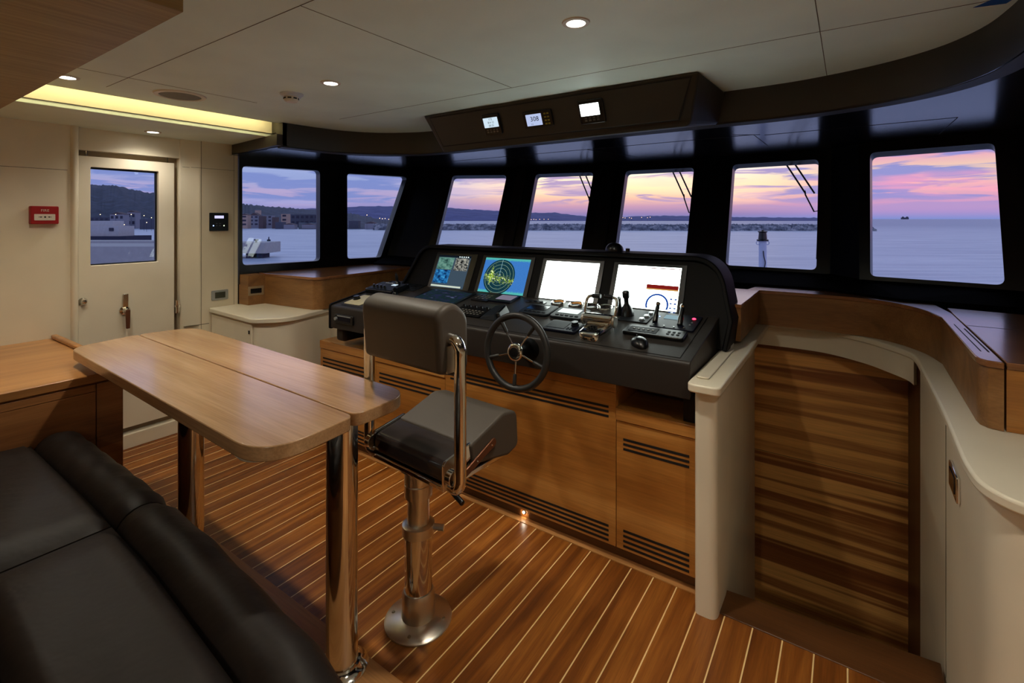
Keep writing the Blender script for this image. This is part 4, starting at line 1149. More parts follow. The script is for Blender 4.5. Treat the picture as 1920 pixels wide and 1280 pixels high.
for s_ in (-1, 1):
    bm = BM(); tube(bm, smooth_path([T @ Vector((s_ * .075, .045, .055)), T @ Vector((s_ * .078, .07, .10)), T @ Vector((s_ * .076, .095, .138)), T @ Vector((s_ * .06, .105, .150)), T @ Vector((s_ * .015, .105, .152))], 5), .0075, 12); lv = obj('lever', bm, 'chrome', t_)
    bm = BM(); tube(bm, [T @ Vector((s_ * .052, .106, .151)), T @ Vector((s_ * .010, .106, .152))], .011, 14); obj('grip', bm, 'black_plastic', lv, bevel=.002)
    bm = BM(); tube(bm, [T @ Vector((s_ * .070, .045, .055)), T @ Vector((s_ * .084, .045, .055))], .027, 20); obj('end_cap', bm, 'brushed', lv, bevel=.003)
# joystick lever panel
t_ = dthing('joystick', 'tall black joystick with palm grip in front of the dial monitor', 'joystick', -0.92, 2.38)
plate('plate', -0.875, 2.385, 0.15, 0.15, 0.006, 'slate_plastic', t_)
bm = BM(); T = DM(-.925, 2.385); lathe(bm, [(0, .006), (.034, .006), (.032, .02), (.026, .04), (.018, .055), (.012, .065), (.012, .09), (.018, .10), (.018, .125), (.012, .132), (0, .133)], T=T, n=20); obj('stick', bm, 'black_plastic', t_)
bm = BM(); tube(bm, [T @ Vector((-.045, .0, .0)), T @ Vector((-.045, .0, .08)), T @ Vector((-.035, .0, .092))], [.018, .016, .010], 14); obj('guard', bm, 'black_plastic', t_)
for k in range(3): knob('button', -0.835 + 0.008 * k, 2.345 + 0.045 * k, 0.014, 0.008, 'silver_plastic', t_, 0.006)
# thruster panel
t_ = dthing('thruster_control', 'black panel with two small levers, little screen and red light', 'control panel', -0.67, 2.36)
plate('plate', -0.675, 2.365, 0.20, 0.185, 0.010, 'navy_plastic', t_, 0.008); plate('screen', -0.700, 2.405, 0.082, 0.05, 0.0012, 'lcd_teal', t_, 0.003, 0.0105, 0)
for x in (-0.765, -0.648):
    bm = BM(); T = DM(x, 2.355); tube(bm, smooth_path([T @ Vector((0, -.03, .01)), T @ Vector((0, .0, .045)), T @ Vector((0, .03, .07))], 4), [.013] * 4 + [.010] * 4 + [.008], 12); lv = obj('lever', bm, 'black_plastic', t_)
    bm = BM(); lathe(bm, [(0, -.012), (.009, -.009), (.012, 0), (.009, .009), (0, .012)], T=T @ Matrix.Translation((0, .033, .078)), n=14); obj('knob', bm, 'chrome', lv)
knob('red_button', -0.606, 2.415, 0.009, 0.003, 'led_red', t_, 0.010); knob('blue_light', -0.765, 2.40, 0.003, 0.002, 'led_blue', t_, 0.010)
for dx, dy in ((-.085, -.07), (-.035, -.075), (.01, -.075), (.055, -.07), (.07, -.03), (.072, 0.0)): knob('button', -0.675 + dx, 2.365 + dy, 0.0045, 0.003, 'silver_plastic', t_, 0.010)
# wide flat keyboard
t_ = dthing('control_strip', 'wide flat black key strip behind the mouse', 'keyboard', -0.72, 2.20)
plate('body', -0.725, 2.20, 0.275, 0.09, 0.018, 'black_plastic', t_, 0.012, 0, 0.004); plate('inlay', -0.775, 2.20, 0.13, 0.055, 0.0012, 'slate_plastic', t_, 0.004, 0.0182, 0)
keys('key', -0.64, 2.20, 3, 2, 0.022, 0.024, 0.012, 0.012, 0.018, 0.002, 'slate_plastic', t_); keys('key', -0.775, 2.20, 5, 1, 0.022, 0.02, 0.010, 0.010, 0.0194, 0.002, 'grey_key', t_)
# mouse
T = DM(-0.752, 2.082, 0.0, 35); bm = BM(); rings = []
for k in range(13):
    f_ = k / 12; s_ = math.sin(math.pi * min(max(f_, .02), .98)) ** 0.5
    y_ = -0.06 + 0.12 * f_; wd = 0.036 * s_; hh = 0.038 * s_ * (1 - 0.35 * f_)
    rings.append([T @ Vector((wd * math.cos(a), y_, 0.001 + hh * max(math.sin(a), 0) ** 0.8)) for a in [math.pi * j / 10 for j in range(11)]])
loft(bm, rings, True, True); mo = tag(obj('mouse', bm, 'black_plastic', angle=60), 'shiny black computer mouse at starboard front of the console', 'mouse')
bm = BM(); tube(bm, [T @ Vector((0, .028, .0295)), T @ Vector((0, .040, .0245))], .003, 8); obj('scroll_wheel', bm, 'rubber', mo)
# stereo in the fascia
t_ = thing('stereo', 'small black marine stereo in the console front at port end', 'stereo', (-2.64, 1.98, 0.83))
bm = BM(); prism(bm, [(p[0], 1.981, p[1]) for p in rrect(-2.73, -2.55, 0.832, 0.89, .008, 4)], (0, -0.012, 0)); obj('body', bm, 'black_plastic', t_, bevel=.003)
bm = BM(); box(bm, -2.695, -2.575, 1.967, 1.970, 0.85, 0.876); obj('display', bm, 'navy_plastic', t_)
bm = BM(); box(bm, -2.70, -2.57, 1.966, 1.970, 0.879, 0.884); obj('slot', bm, 'silver_plastic', t_)
bm = BM(); lathe(bm, [(0, 0), (.011, 0), (.010, .012), (0, .012)], T=frame((-2.712, 1.969, 0.862), (1, 0, 0), (0, 0, 1)), n=16); obj('knob', bm, 'silver_plastic', t_)
# compass dome on top of the hood
cz = 1.312
t_ = thing('compass', 'round black compass dome on top of the console hood', 'compass', (-1.126, 2.70, cz))
bm = BM(); lathe(bm, [(0, 0), (.052, 0), (.052, .012), (.046, .028), (.032, .042), (.014, .049), (0, .050)], (-1.126, 2.70, cz), n=24); obj('dome', bm, 'black_plastic', t_, angle=60)
bm = BM(); lathe(bm, [(0, 0), (.012, 0), (.012, .018), (0, .02)], (-1.045, 2.70, cz), n=12); obj('knob', bm, 'black_plastic', t_)

# ---- steering wheel
WC = Vector((-1.25, 1.86, 0.895))
t_ = thing('steering_wheel', 'five spoke steering wheel with black rim and chrome hub', 'steering wheel', WC)
ya = Vector((0, 0.10, 0.995)).normalized(); T = frame(WC, (1, 0, 0), ya)          # local z points aft (toward the helmsman)
R0 = 0.163
bm = BM(); tube(bm, [T @ Vector((R0 * math.cos(a), R0 * math.sin(a), 0)) for a in [2 * math.pi * k / 64 for k in range(64)]], 0.0155, 16, closed=True); obj('rim', bm, 'rubber', t_, angle=60)
bm = BM(); lathe(bm, [(0, -.015), (.030, -.015), (.040, .004), (.041, .012), (.036, .019), (.028, .021), (.026, .018), (0, .018)], T=T, n=32); hb = obj('hub', bm, 'chrome', t_, angle=50)
bm = BM(); lathe(bm, [(0, .018), (.023, .018), (.021, .022), (0, .023)], T=T, n=28); obj('hub_cap', bm, 'black_plastic', hb)
for k in range(5):
    a = math.radians(-90 + 72 * k); d_ = Vector((math.cos(a), math.sin(a), 0))
    bm = BM(); tube(bm, [T @ (d_ * .034), T @ (d_ * .108)], .0042, 10); sp = obj('spoke', bm, 'chrome', t_)
    bm = BM(); tube(bm, [T @ (d_ * .098), T @ (d_ * .104), T @ (d_ * .152)], [.006, .0085, .0095], 12); obj('sleeve', bm, 'rubber', sp)
bm = BM(); lathe(bm, [(0, -.015), (.026, -.015), (.030, -.06), (.045, -.085), (.05, -.125), (0, -.125)], T=T, n=24); obj('shaft_boot', bm, 'hood_leather', t_)

# ---- overhead instrument pod
ov_ = thing('instrument_box', 'dark leather overhead instrument box angled under the ceiling', 'instrument box', (-1.36, 2.45, 1.92))
tl, tr_, bl, br = (-2.18, 2.215), (-0.536, 2.215), (-2.115, 2.322), (-0.60, 2.322)
bm = BM()
secs = []
for (xt, xb, back) in ((-2.18, -2.115, 0), (-0.536, -0.61, 0)):
    pass
V = {}
def vv_(k, p): V[k] = bm.verts.new(p)
vv_('a', (-2.185, 2.215, 2.1395)); vv_('b', (-0.536, 2.215, 2.1395)); vv_('c', (-0.620, 2.324, 1.925)); vv_('c2', (-0.60, 2.34, 1.945)); vv_('d', (-2.112, 2.324, 1.915))
vv_('e', (-2.19, 2.651, 2.1395)); vv_('f', (-0.515, 2.651, 2.1395)); vv_('g', (-0.545, 2.651, 1.978)); vv_('h', (-2.20, 2.651, 1.978))
for f in (('a', 'b', 'c2', 'c', 'd'), ('d', 'c', 'g', 'h'), ('b', 'f', 'g', 'c2'), ('c2', 'g', 'c'), ('a', 'd', 'h', 'e'), ('a', 'e', 'f', 'b'), ('e', 'h', 'g', 'f')):
    bm.faces.new([V[k] for k in f])
obj('housing', bm, 'fascia_leather', ov_, bevel=0.010, seg=3, angle=20)
def OV(x, z, off=0.0):
    """point on the leaning overhead face"""
    return Vector((x, 2.224 + 0.43 * (2.13 - z) - 0.006 - off * 0.92, z - off * 0.39))
TO = lambda x, z, off=0.0: frame(OV(x, z, off), (1, 0, 0), (0, -0.43, 1))
bm = BM(); prism(bm, [OV(-2.13, 2.118), OV(-0.575, 2.118), OV(-0.645, 1.955), OV(-2.085, 1.955)], (0, -0.003, -0.001)); pn = obj('panel', bm, 'fascia_leather', ov_, bevel=0.001)
bm = BM(); prism(bm, [OV(-2.138, 2.124, -.002), OV(-0.567, 2.124, -.002), OV(-0.639, 1.949, -.002), OV(-2.091, 1.949, -.002)], (0, -0.003, -0.001)); obj('panel_gap', bm, 'seam_black', ov_)
def instr(x, zc, w_, h_, sw, sh_, sdx, sdz, scr, label):
    t_ = thing('overhead_instrument', label, 'instrument', OV(x, zc), 'instruments in the overhead panel')
    T = TO(x, zc, 0.003)
    bm = BM(); slab(bm, rrect(-w_ / 2, w_ / 2, -h_ / 2, h_ / 2, .008, 4), 0, .014, T); obj('body', bm, 'black_plastic', t_, bevel=.003)
    bm = BM(); slab(bm, rrect(sdx - sw / 2, sdx + sw / 2, sdz - sh_ / 2, sdz + sh_ / 2, .002, 2), .0142, .015, T); s = obj('screen', bm, scr, t_, smooth=False)
    return t_, s, T
t1, s1, T1 = instr(-1.675, 2.040, 0.118, 0.118, 0.10, 0.056, -0.001, 0.013, 'lcd_pale', 'square overhead instrument with pale screen, nearest port')
for k, r_ in enumerate(('172', '8.4 12', '05:31')): text('reading', r_, 0.017, T1 @ Matrix.Translation((0, 0.031 - .018 * k, .0152)), 'ink_grey', s1)
t2, s2, T2 = instr(-1.372, 2.036, 0.178, 0.090, 0.096, 0.062, -0.020, 0.0, 'lcd_blue', 'oblong overhead instrument reading 308 beside yellow keys')
text('reading', '308', 0.036, T2 @ Matrix.Translation((-.016, 0.004, .0152)), 'ink', s2); text('reading', '11', 0.014, T2 @ Matrix.Translation((-.035, -0.023, .0152)), 'ink', s2)
bm = BM()
for i in range(2):
    for j in range(4): box(bm, .045 + .018 * i, .057 + .018 * i, -.032 + .018 * j, -.024 + .018 * j, .0138, .016, T2)
obj('keys', bm, 'yellow_mark', t2)
t3, s3, T3 = instr(-1.058, 2.038, 0.135, 0.118, 0.102, 0.060, -0.006, 0.012, 'screen_bright', 'square overhead instrument with brightest white screen, nearest starboard')
text('reading', '24', 0.018, T3 @ Matrix.Translation((-.032, 0.010, .0152)), 'ink_grey', s3)
for tt, TT in ((t1, T1), (t3, T3)):
    bm = BM()
    for i in range(4): box(bm, -.04 + .022 * i, -.028 + .022 * i, -.045, -.037, .0138, .016, TT); box(bm, -.04 + .022 * i, -.028 + .022 * i, -.032, -.026, .0138, .0155, TT)
    obj('keys', bm, 'grey_key', tt)

# ---- starboard: stair well, white coaming wall, shelf
# free standing white wall beside the stairs with rail
bm = BM()
slab(bm, fillet([(-0.487, 1.94), (-0.407, 1.94), (-0.405, 2.10), (-0.485, 3.38), (-0.56, 3.38), (-0.49, 2.4)], [.02, .035, 0, 0, 0, 0]), 0.0, 0.848)
st = tag(struct('wall_stair', bm, 'white_lacquer', angle=25))
bm = BM(); slab(bm, [(-0.487, 2.09), (-0.405, 2.09), (-0.485, 3.40), (-0.56, 3.40)], -1.1, -0.001)
struct('wall_stair_lower', bm, 'white_lacquer')
bm = BM()
slab(bm, fillet([(-0.508, 1.905), (-0.388, 1.905), (-0.385, 2.6), (-0.395, 3.30), (-0.60, 3.32), (-0.60, 2.62), (-0.508, 2.60)], [.035, .03, 0, 0, 0, .0, 0]), 0.848, 0.88)
rl = struct('trim_rail', bm, 'white_lacquer', bevel=0.006, seg=3)
bm = BM(); slab(bm, rrect(-0.492, -0.445, 1.99, 2.50, 0.008, 3), 0.88, 0.888); slab(bm, rrect(-0.50, -0.46, 2.50, 2.585, 0.008, 3), 0.88, 0.90); struct('trim_rail_strip', bm, 'white_lacquer', rl, bevel=0.003)
# curved ledge and apron round the head of the stairs
led_in = smooth_path([(-0.49, 3.285, 0), (-0.39, 3.295, 0), (-0.237, 3.300, 0), (-0.094, 3.275, 0), (0.065, 3.165, 0), (0.156, 3.052, 0), (0.232, 2.93, 0), (0.247, 2.80, 0)], 5) + [Vector((0.25, 2.5, 0)), Vector((0.25, 2.07, 0)), Vector((0.243, 1.742, 0))] + smooth_path([(0.243, 1.70, 0), (0.251, 1.60, 0), (0.279, 1.54, 0), (0.33, 1.505, 0), (0.42, 1.49, 0), (1.0, 1.47, 0), (1.69, 1.46, 0)], 4)
bm = BM()
poly = [(p.x, p.y) for p in led_in] + [(1.69, 2.1), (0.45, 2.1), (0.35, 3.0), (0.2, 3.5), (-0.39, 3.5)]
slab(bm, poly, 0.85, 0.88)
struct('trim_ledge', bm, 'white_lacquer', bevel=0.008, seg=3)
bm = BM(); slab(bm, [(0.30, 1.62), (0.318, 1.58), (0.40, 1.56), (1.69, 1.54), (1.69, 1.97), (0.34, 1.97), (0.30, 2.02)], 0.8795, 0.8805); bm.free()
bm = BM()                                                     # hanging apron strip
ap = led_in[:36]
rings = []
for p in ap:
    if p.y < 2.86 and p.x > 0.2: continue
    rings.append([(p.x, p.y + 0.012, 0.851), (p.x, p.y + 0.012, 0.742), (p.x + 0.012, p.y + 0.03, 0.742), (p.x + 0.012, p.y + 0.03, 0.851)])
loft(bm, rings, True, True); struct('trim_apron', bm, 'white_lacquer')
# right white wall of the stair well turning to starboard
bm = BM()
wl = [(0.262, 2.84), (0.262, 2.132), (0.262, 1.76)] + [(p.x + 0.022, p.y + 0.02) for p in smooth_path([(0.243, 1.70, 0), (0.251, 1.60, 0), (0.279, 1.54, 0), (0.33, 1.505, 0), (0.42, 1.49, 0), (1.0, 1.47, 0), (1.66, 1.46, 0)], 4)]
slab(bm, wl + [(1.69, 2.1), (0.5, 2.84)], -0.03, 0.85)
stb_w = struct('wall_stair_starboard', bm, 'white_lacquer', angle=30)
bm = BM(); slab(bm, [(0.262, 2.84), (0.262, 2.04), (0.30, 2.04), (0.30, 2.84)], -1.1, -0.031); struct('wall_stair_starboard_lower', bm, 'white_lacquer')
bm = BM(); box(bm, 0.2605, 0.2625, 2.130, 2.132, 0.0, 0.85); struct('wall_seam', bm, 'seam_dark', stb_w)
# veneered bulkhead at the foot of the stairs
bm = BM(); box(bm, -0.54, 0.30, 3.38, 3.42, -1.1, 0.845); bk = struct('wall_stair_forward', bm, 'stair_veneer', smooth=False)
bm = BM(); box(bm, -0.54, 0.30, 3.379, 3.381, 0.070, 0.073); struct('wall_seam', bm, 'seam_dark', bk)
bm = BM(); box(bm, 0.262, 0.30, 2.84, 3.40, -1.1, 0.845); struct('wall_stair_side', bm, 'stair_wood_dark')
bm = BM()
for k in range(3): box(bm, -0.50, 0.27, 2.14 + 0.24 * k, 2.38 + 0.24 * k, -1.1, -0.26 - 0.22 * k)
box(bm, -0.50, 0.27, 2.09, 2.14, -1.1, -0.03)
struct('floor_stairs', bm, 'stair_wood_dark', smooth=False)
bm = BM(); box(bm, -0.6, 0.4, 2.0, 3.5, -1.16, -1.1); struct('floor_lower_deck', bm, 'stair_wood_dark')

# teak shelf along the starboard front, above the ledge
sh_in = smooth_path([(-0.50, 3.198, 0), (-0.43, 3.20, 0), (-0.15, 3.205, 0), (0.08, 3.17, 0), (0.20, 3.08, 0), (0.285, 2.93, 0), (0.325, 2.76, 0)], 5) + [Vector((0.318, 2.05, 0))]
shelf = thing('window_shelf', 'teak shelf curving above the white ledge by the stairs', 'shelf', (0.4, 2.8, 0.88))
bm = BM(); poly = [(p.x, p.y) for p in sh_in] + [(0.322, 2.012), (0.335, 1.995), (0.372, 1.985), (0.375, 2.9), (0.33, 3.25), (-0.1, 3.62), (-0.43, 3.66)]
slab(bm, poly, 1.062, 1.082); obj('top', bm, 'teak_shelf', shelf, bevel=0.003)
bm = BM(); poly2 = [(p.x + 0.004, p.y + 0.006) for p in sh_in] + [(0.326, 2.02), (0.34, 2.0), (0.372, 1.99), (0.374, 2.9), (0.33, 3.25), (-0.1, 3.62), (-0.43, 3.66)]
slab(bm, poly2, 0.8812, 1.061); obj('body', bm, 'teak_shelf_face', shelf)
bm = BM(); box(bm, 0.342, 0.345, 2.12, 2.60, 1.0822, 1.0826); box(bm, 0.36, 0.364, 2.12, 2.52, 1.0822, 1.0828)
obj('seam', bm, 'seam_black', shelf)
st2 = thing('side_counter', 'teak side counter at the right edge beyond the dark gap', 'counter', (0.9, 2.5, 0.88))
bm = BM(); slab(bm, [(0.378, 1.992), (1.25, 2.02), (1.25, 2.9), (0.9, 3.0), (0.379, 3.06), (0.379, 2.9)], 1.062, 1.082); obj('top', bm, 'teak_shelf', st2, bevel=0.002)
bm = BM(); slab(bm, [(0.378, 1.995), (1.25, 2.023), (1.25, 2.9), (0.9, 3.0), (0.379, 3.06), (0.379, 2.9)], 0.8812, 1.061); obj('body', bm, 'teak_cabinet', st2)
bm = BM(); box(bm, 0.38, 1.0, 2.60, 2.603, 1.0822, 1.0826); obj('seam', bm, 'seam_black', st2)
# teak box between console and stair wall
t_ = thing('teak_box', 'square teak end box between console hood and stair wall', 'cabinet', (-0.49, 2.9, 0.88))
bm = BM(); box(bm, -0.60, -0.433, 2.61, 3.205, 1.064, 1.0815); obj('top', bm, 'teak_shelf', t_, bevel=0.002)
bm = BM(); box(bm, -0.598, -0.436, 2.615, 3.19, 0.901, 1.063); obj('body', bm, 'teak_shelf_face', t_)
# chrome socket plate on the starboard wall
t_ = thing('socket_plate', 'chrome rimmed socket plate on the white wall by the stairs', 'socket', (0.26, 1.92, 0.66))
bm = BM(); prism(bm, [(0.2625, p[0], p[1]) for p in rrect(1.875, 2.01, 0.685, 0.762, .006, 3)], (-0.010, 0, 0)); obj('plate', bm, 'chrome', t_, bevel=.003)
bm = BM(); box(bm, 0.2505, 0.2530, 1.905, 1.99, 0.70, 0.747); obj('inlay', bm, 'dark_screen', t_)

# ---- port side: white locker, teak shelf, teak cabinet
t_ = thing('white_locker', 'white locker with rounded corner below the port windows', 'locker', (-3.5, 2.0, 0.0))
top = fillet([(-3.85, 1.715), (-3.19, 1.680), (-3.03, 1.84), (-3.14, 2.25), (-3.14, 2.9), (-3.85, 2.9)], [0, .10, .22, .05, 0, 0], 8)
bm = BM(); slab(bm, top, 0.818, 0.85); obj('worktop', bm, 'white_lacquer', t_, bevel=0.006, seg=3)
bot = fillet([(-3.85, 1.735), (-3.205, 1.702), (-3.05, 1.86), (-3.16, 2.25), (-3.0, 2.25), (-3.0, 2.9), (-3.85, 2.9)], [0, .09, .2, 0, 0, 0, 0], 8)
bm = BM(); slab(bm, bot, 0.06, 0.817); obj('body', bm, 'white_lacquer', t_, angle=30)
bm = BM(); slab(bm, [(p[0], p[1] + .03) for p in bot], 0.0, 0.06); obj('plinth', bm, 'white_lacquer', t_)
bm = BM(); box(bm, -3.835, -3.228, 1.690, 1.70, 0.08, 0.808, Matrix.Translation((0, 0, 0)))
bm.free(); bm = BM(); prism(bm, [(-3.838, 1.7345, 0.08), (-3.222, 1.7035, 0.08), (-3.222, 1.7035, 0.806), (-3.838, 1.7345, 0.806)], (0, -0.008, 0)); dr = obj('door', bm, 'white_lacquer', t_, bevel=0.0015)
bm = BM(); prism(bm, [(p[0], 1.6985, p[1]) for p in rrect(-3.268, -3.242, 0.735, 0.772, .003, 2)], (0, -0.004, 0)); lt = obj('latch', bm, 'chrome', dr, bevel=.001)
bm = BM(); box(bm, -3.260, -3.250, 1.692, 1.695, 0.742, 0.765); obj('latch_slot', bm, 'seam_black', lt)
t_ = thing('window_shelf', 'teak shelf box under the port side windows', 'shelf', (-3.4, 2.6, 0.85))
tp = fillet([(-3.70, 2.045), (-3.15, 2.09), (-3.105, 2.14), (-3.125, 3.10), (-3.30, 3.22), (-3.645, 3.16), (-3.79, 2.05)], [0, .03, .05, 0, 0, 0, 0], 5)
bm = BM(); slab(bm, tp, 1.062, 1.082); obj('top', bm, 'teak_shelf', t_, bevel=.003)
bd = fillet([(-3.70, 2.05), (-3.152, 2.096), (-3.111, 2.145), (-3.13, 3.10), (-3.30, 3.22), (-3.645, 3.16), (-3.79, 2.055)], [0, .03, .05, 0, 0, 0, 0], 5)
bm = BM(); slab(bm, bd, 0.851, 1.061); obj('body', bm, 'teak_shelf_face', t_)
bm = BM(); slab(bm, [(-3.852, 1.93), (-3.72, 1.93), (-3.70, 2.05), (-3.85, 2.05)], 0.851, 1.075); tag(obj('side_upstand', bm, 'teak_shelf_face'), 'teak upstand with socket beside the white wall panel', 'upstand')
t_ = thing('socket_plate', 'pale framed dark socket in the teak upstand', 'socket', (-3.71, 1.99, 0.90))
T = frame((-3.7125, 1.988, 0.955), (0.165, 0.986, 0), (0, 0, 1))
bm = BM(); slab(bm, rrect(-.058, .052, -.034, .034, .004, 3), 0.0005, .006, T); obj('plate', bm, 'taupe_frame', t_, bevel=.002)
bm = BM(); slab(bm, rrect(-.042, .036, -.018, .018, .003, 3), .006, .0075, T); obj('inlay', bm, 'dark_screen', t_)
t_ = thing('thermostat', 'silver thermostat with dark screen on the white wall', 'thermostat', (KX, 1.79, 0.90))
T = frame((KX + 0.001, 1.792, 0.935), (0, 1, 0), (0, 0, 1))
bm = BM(); slab(bm, rrect(-.058, .058, -.036, .036, .006, 4), 0, .010, T); obj('plate', bm, 'silver_plastic', t_, bevel=.003)
bm = BM(); slab(bm, rrect(-.036, .036, -.022, .022, .003, 3), .010, .0115, T); obj('screen', bm, 'lcd_olive', t_)
t_ = thing('control_display', 'black wall panel with small violet display and two lights', 'control panel', (KX, 1.79, 1.42))
T = frame((KX + 0.001, 1.785, 1.477), (0, 1, 0), (0, 0, 1))
bm = BM(); slab(bm, rrect(-.066, .066, -.067, .067, .004, 3), 0, .010, T); obj('body', bm, 'black_plastic', t_, bevel=.002)
bm = BM(); slab(bm, rrect(-.032, .032, .026, .046, .001, 2), .010, .0108, T); obj('display', bm, 'lcd_violet', t_, smooth=False)
for q, mm in ((-.040, 'led_blue'), (.034, 'led_green')):
    bm = BM(); lathe(bm, [(0, .010), (.004, .010), (.003, .012), (0, .012)], T=T @ Matrix.Translation((q, -.028, 0)), n=10); obj('light', bm, mm, t_)
for q in (-.018, .006):
    for r_ in (-.012, -.028):
        bm = BM(); slab(bm, rrect(q - .005, q + .005, r_ - .003, r_ + .003, .001, 2), .010, .0115, T); obj('button', bm, 'ink_grey', t_)
t_ = thing('fire_alarm', 'red fire call point on the white wall', 'fire alarm', (KX, 0.82, 1.47))
T = frame((KX + 0.001, 0.822, 1.521), (0, 1, 0), (0, 0, 1))
bm = BM(); loft(bm, [[T @ Vector((p[0] * s_, p[1] * s_, h_)) for p in rrect(-.062, .062, -.052, .052, .006, 4)] for s_, h_ in ((1, 0), (1, .028), (.95, .036))]); obj('body', bm, 'red_plastic', t_, bevel=.002)
bm = BM(); slab(bm, rrect(-.046, .044, -.030, .006, .003, 3), .036, .038, T); lb = obj('glass_label', bm, 'label_white', t_)
text('lettering', 'FIRE', 0.020, T @ Matrix.Translation((0, 0.026, .0365)), 'label_white', t_)
bm = BM(); lathe(bm, [(0, .038), (.005, .038), (0, .0385)], T=T @ Matrix.Translation((0, -.011, 0)), n=14)
for s_ in (-1, 1): prism(bm, [(s_ * .010, -.011, .038), (s_ * .020, -.0065, .038), (s_ * .020, -.0155, .038)], (0, 0, .0004), T); box(bm, min(s_ * .018, s_ * .028), max(s_ * .018, s_ * .028), -.0125, -.0095, .038, .0384, T)
obj('arrows', bm, 'ink', lb)
# low teak cabinet at left
t_ = thing('side_cabinet', 'teak topped low cabinet behind the table at the left', 'cabinet', (-3.3, 0.2, 0.0))
bm = BM(); box(bm, -3.858, -2.80, -0.9, 0.885, 0.762, 0.80); obj('top', bm, 'teak_left', t_, bevel=0.004)
bm = BM(); box(bm, -3.858, -2.815, -0.9, 0.872, 0.0, 0.761); obj('body', bm, 'walnut_front', t_)
bm = BM(); box(bm, -2.815, -2.803, -0.88, 0.772, 0.02, 0.722); obj('door', bm, 'walnut_front', t_, bevel=.001)
bm = BM(); box(bm, -2.815, -2.803, 0.776, 0.874, 0.0, 0.755); obj('stile', bm, 'walnut_front', t_, bevel=.001)
bm = BM(); box(bm, -2.815, -2.801, -0.88, 0.772, 0.724, 0.755); obj('rail', bm, 'walnut_front', t_, bevel=.001)
bm = BM(); box(bm, -3.85, -3.34, 0.852, 0.882, 0.8005, 0.822); obj('fiddle', bm, 'teak_left', t_, bevel=.006)
# overhead teak box
bm = BM(); prism(bm, [(-3.85, -1.6, 2.0), (-1.33, -1.6, 2.0), (-1.33, -1.6, 2.139), (-3.15, -1.6, 2.139), (-3.15, -1.6, 2.059), (-3.85, -1.6, 2.059)], (0, 2.135, 0))
tag(obj('overhead_box', bm, 'teak_overhead', bevel=.002), 'square teak boxing hanging under the ceiling at upper left', 'ceiling box')

# ---- table
t_ = thing('table', 'two leaf teak table with rounded corners on polished steel legs', 'table', (-2.35, 1.05, 0.0))
nl = fillet([(-3.085, 0.748), (-1.265, 0.692), (-1.285, 1.000), (-3.150, 1.043)], [0.12, 0.27, 0.04, 0.03], 10)
fl = fillet([(-3.150, 1.049), (-1.290, 1.005), (-1.285, 1.249), (-3.10, 1.304)], [0.03, 0.04, 0.20, 0.22], 10)
ZT = 0.88
bm = BM(); slab(bm, nl, ZT - 0.042, ZT); obj('leaf', bm, 'teak_table', t_, bevel=0.003)
bm = BM(); slab(bm, fl, ZT - 0.042, ZT); obj('leaf', bm, 'teak_table', t_, bevel=0.003)
for x, y_ in ((-1.395, 1.035), (-2.46, 1.02)):
    bm = BM(); tube(bm, [(x, y_, 0.006), (x, y_, ZT - 0.043)], 0.051, 32); lg = obj('leg', bm, 'chrome', t_, angle=60)
    bm = BM(); lathe(bm, [(0.051, .006), (.085, .006), (.085, .012), (.07, .018), (.060, .030), (.052, .032)], (x, y_, 0), n=32, cap=False); obj('flange', bm, 'chrome', lg)
bm = BM(); lathe(bm, [(0, 0), (.075, 0), (.085, .012), (.085, .03), (0, .03)], (-1.44, 0.80, ZT - 0.072), n=28); obj('puck_light', bm, 'label_white', t_)

# ---- helm seat
hx, hy = -1.334, 1.309
t_ = thing('helm_chair', 'grey leather helm chair on metal pedestal with chrome tubes', 'helm chair', (hx, hy, 0))
bm = BM(); lathe(bm, [(0, 0), (.124, 0), (.125, .006), (.118, .012), (.070, .016), (.062, .02), (.060, .10), (.054, .115), (0, .115)], (hx, hy, 0), n=40); fl_ = obj('base', bm, 'brushed', t_, angle=40)
for k in range(4):
    a = math.radians(30 + 90 * k); bm = BM(); lathe(bm, [(0, .013), (.007, .013), (.005, .017), (0, .017)], (hx + .098 * math.cos(a), hy + .098 * math.sin(a), 0), n=10)
    obj('bolt', bm, 'brass_screw', fl_)
bm = BM(); lathe(bm, [(0, .10), (.051, .10), (.051, .33), (0, .33)], (hx, hy, 0), n=32); obj('lower_column', bm, 'chrome', t_)
bm = BM(); lathe(bm, [(0, .325), (.060, .325), (.060, .36), (.05, .365), (0, .365)], (hx, hy, 0), n=32); cl = obj('collar', bm, 'brushed', t_)
bm = BM(); tube(bm, [(hx + .05, hy + .03, .35), (hx + .085, hy + .05, .35)], .012, 10); obj('clamp_knob', bm, 'brushed', cl)
bm = BM(); lathe(bm, [(0, .36), (.041, .36), (.041, .50), (0, .50)], (hx, hy, 0), n=32); obj('upper_column', bm, 'brushed', t_)
bm = BM(); lathe(bm, [(0, .465), (.052, .465), (.052, .51), (.049, .513), (.052, .516), (.052, .560), (.07, .572), (0, .572)], (hx, hy, 0), n=32); obj('swivel', bm, 'brushed', t_)
bm = BM(); tube(bm, [(hx + .10, hy + .0, .565), (hx + .20, hy - .01, .545)], .005, 8); lv = obj('lever', bm, 'chrome', t_)
bm = BM(); tube(bm, [(hx + .185, hy - .01, .548), (hx + .25, hy - .02, .530)], .010, 10); obj('grip', bm, 'black_plastic', lv, bevel=.003)
SX0, SX1 = -1.525, -1.125
bm = BM(); box(bm, SX0, SX1, 1.24, 1.56, .572, .594); obj('seat_pan', bm, 'chrome', t_, bevel=.006, seg=3)
bm = BM(); ring = []
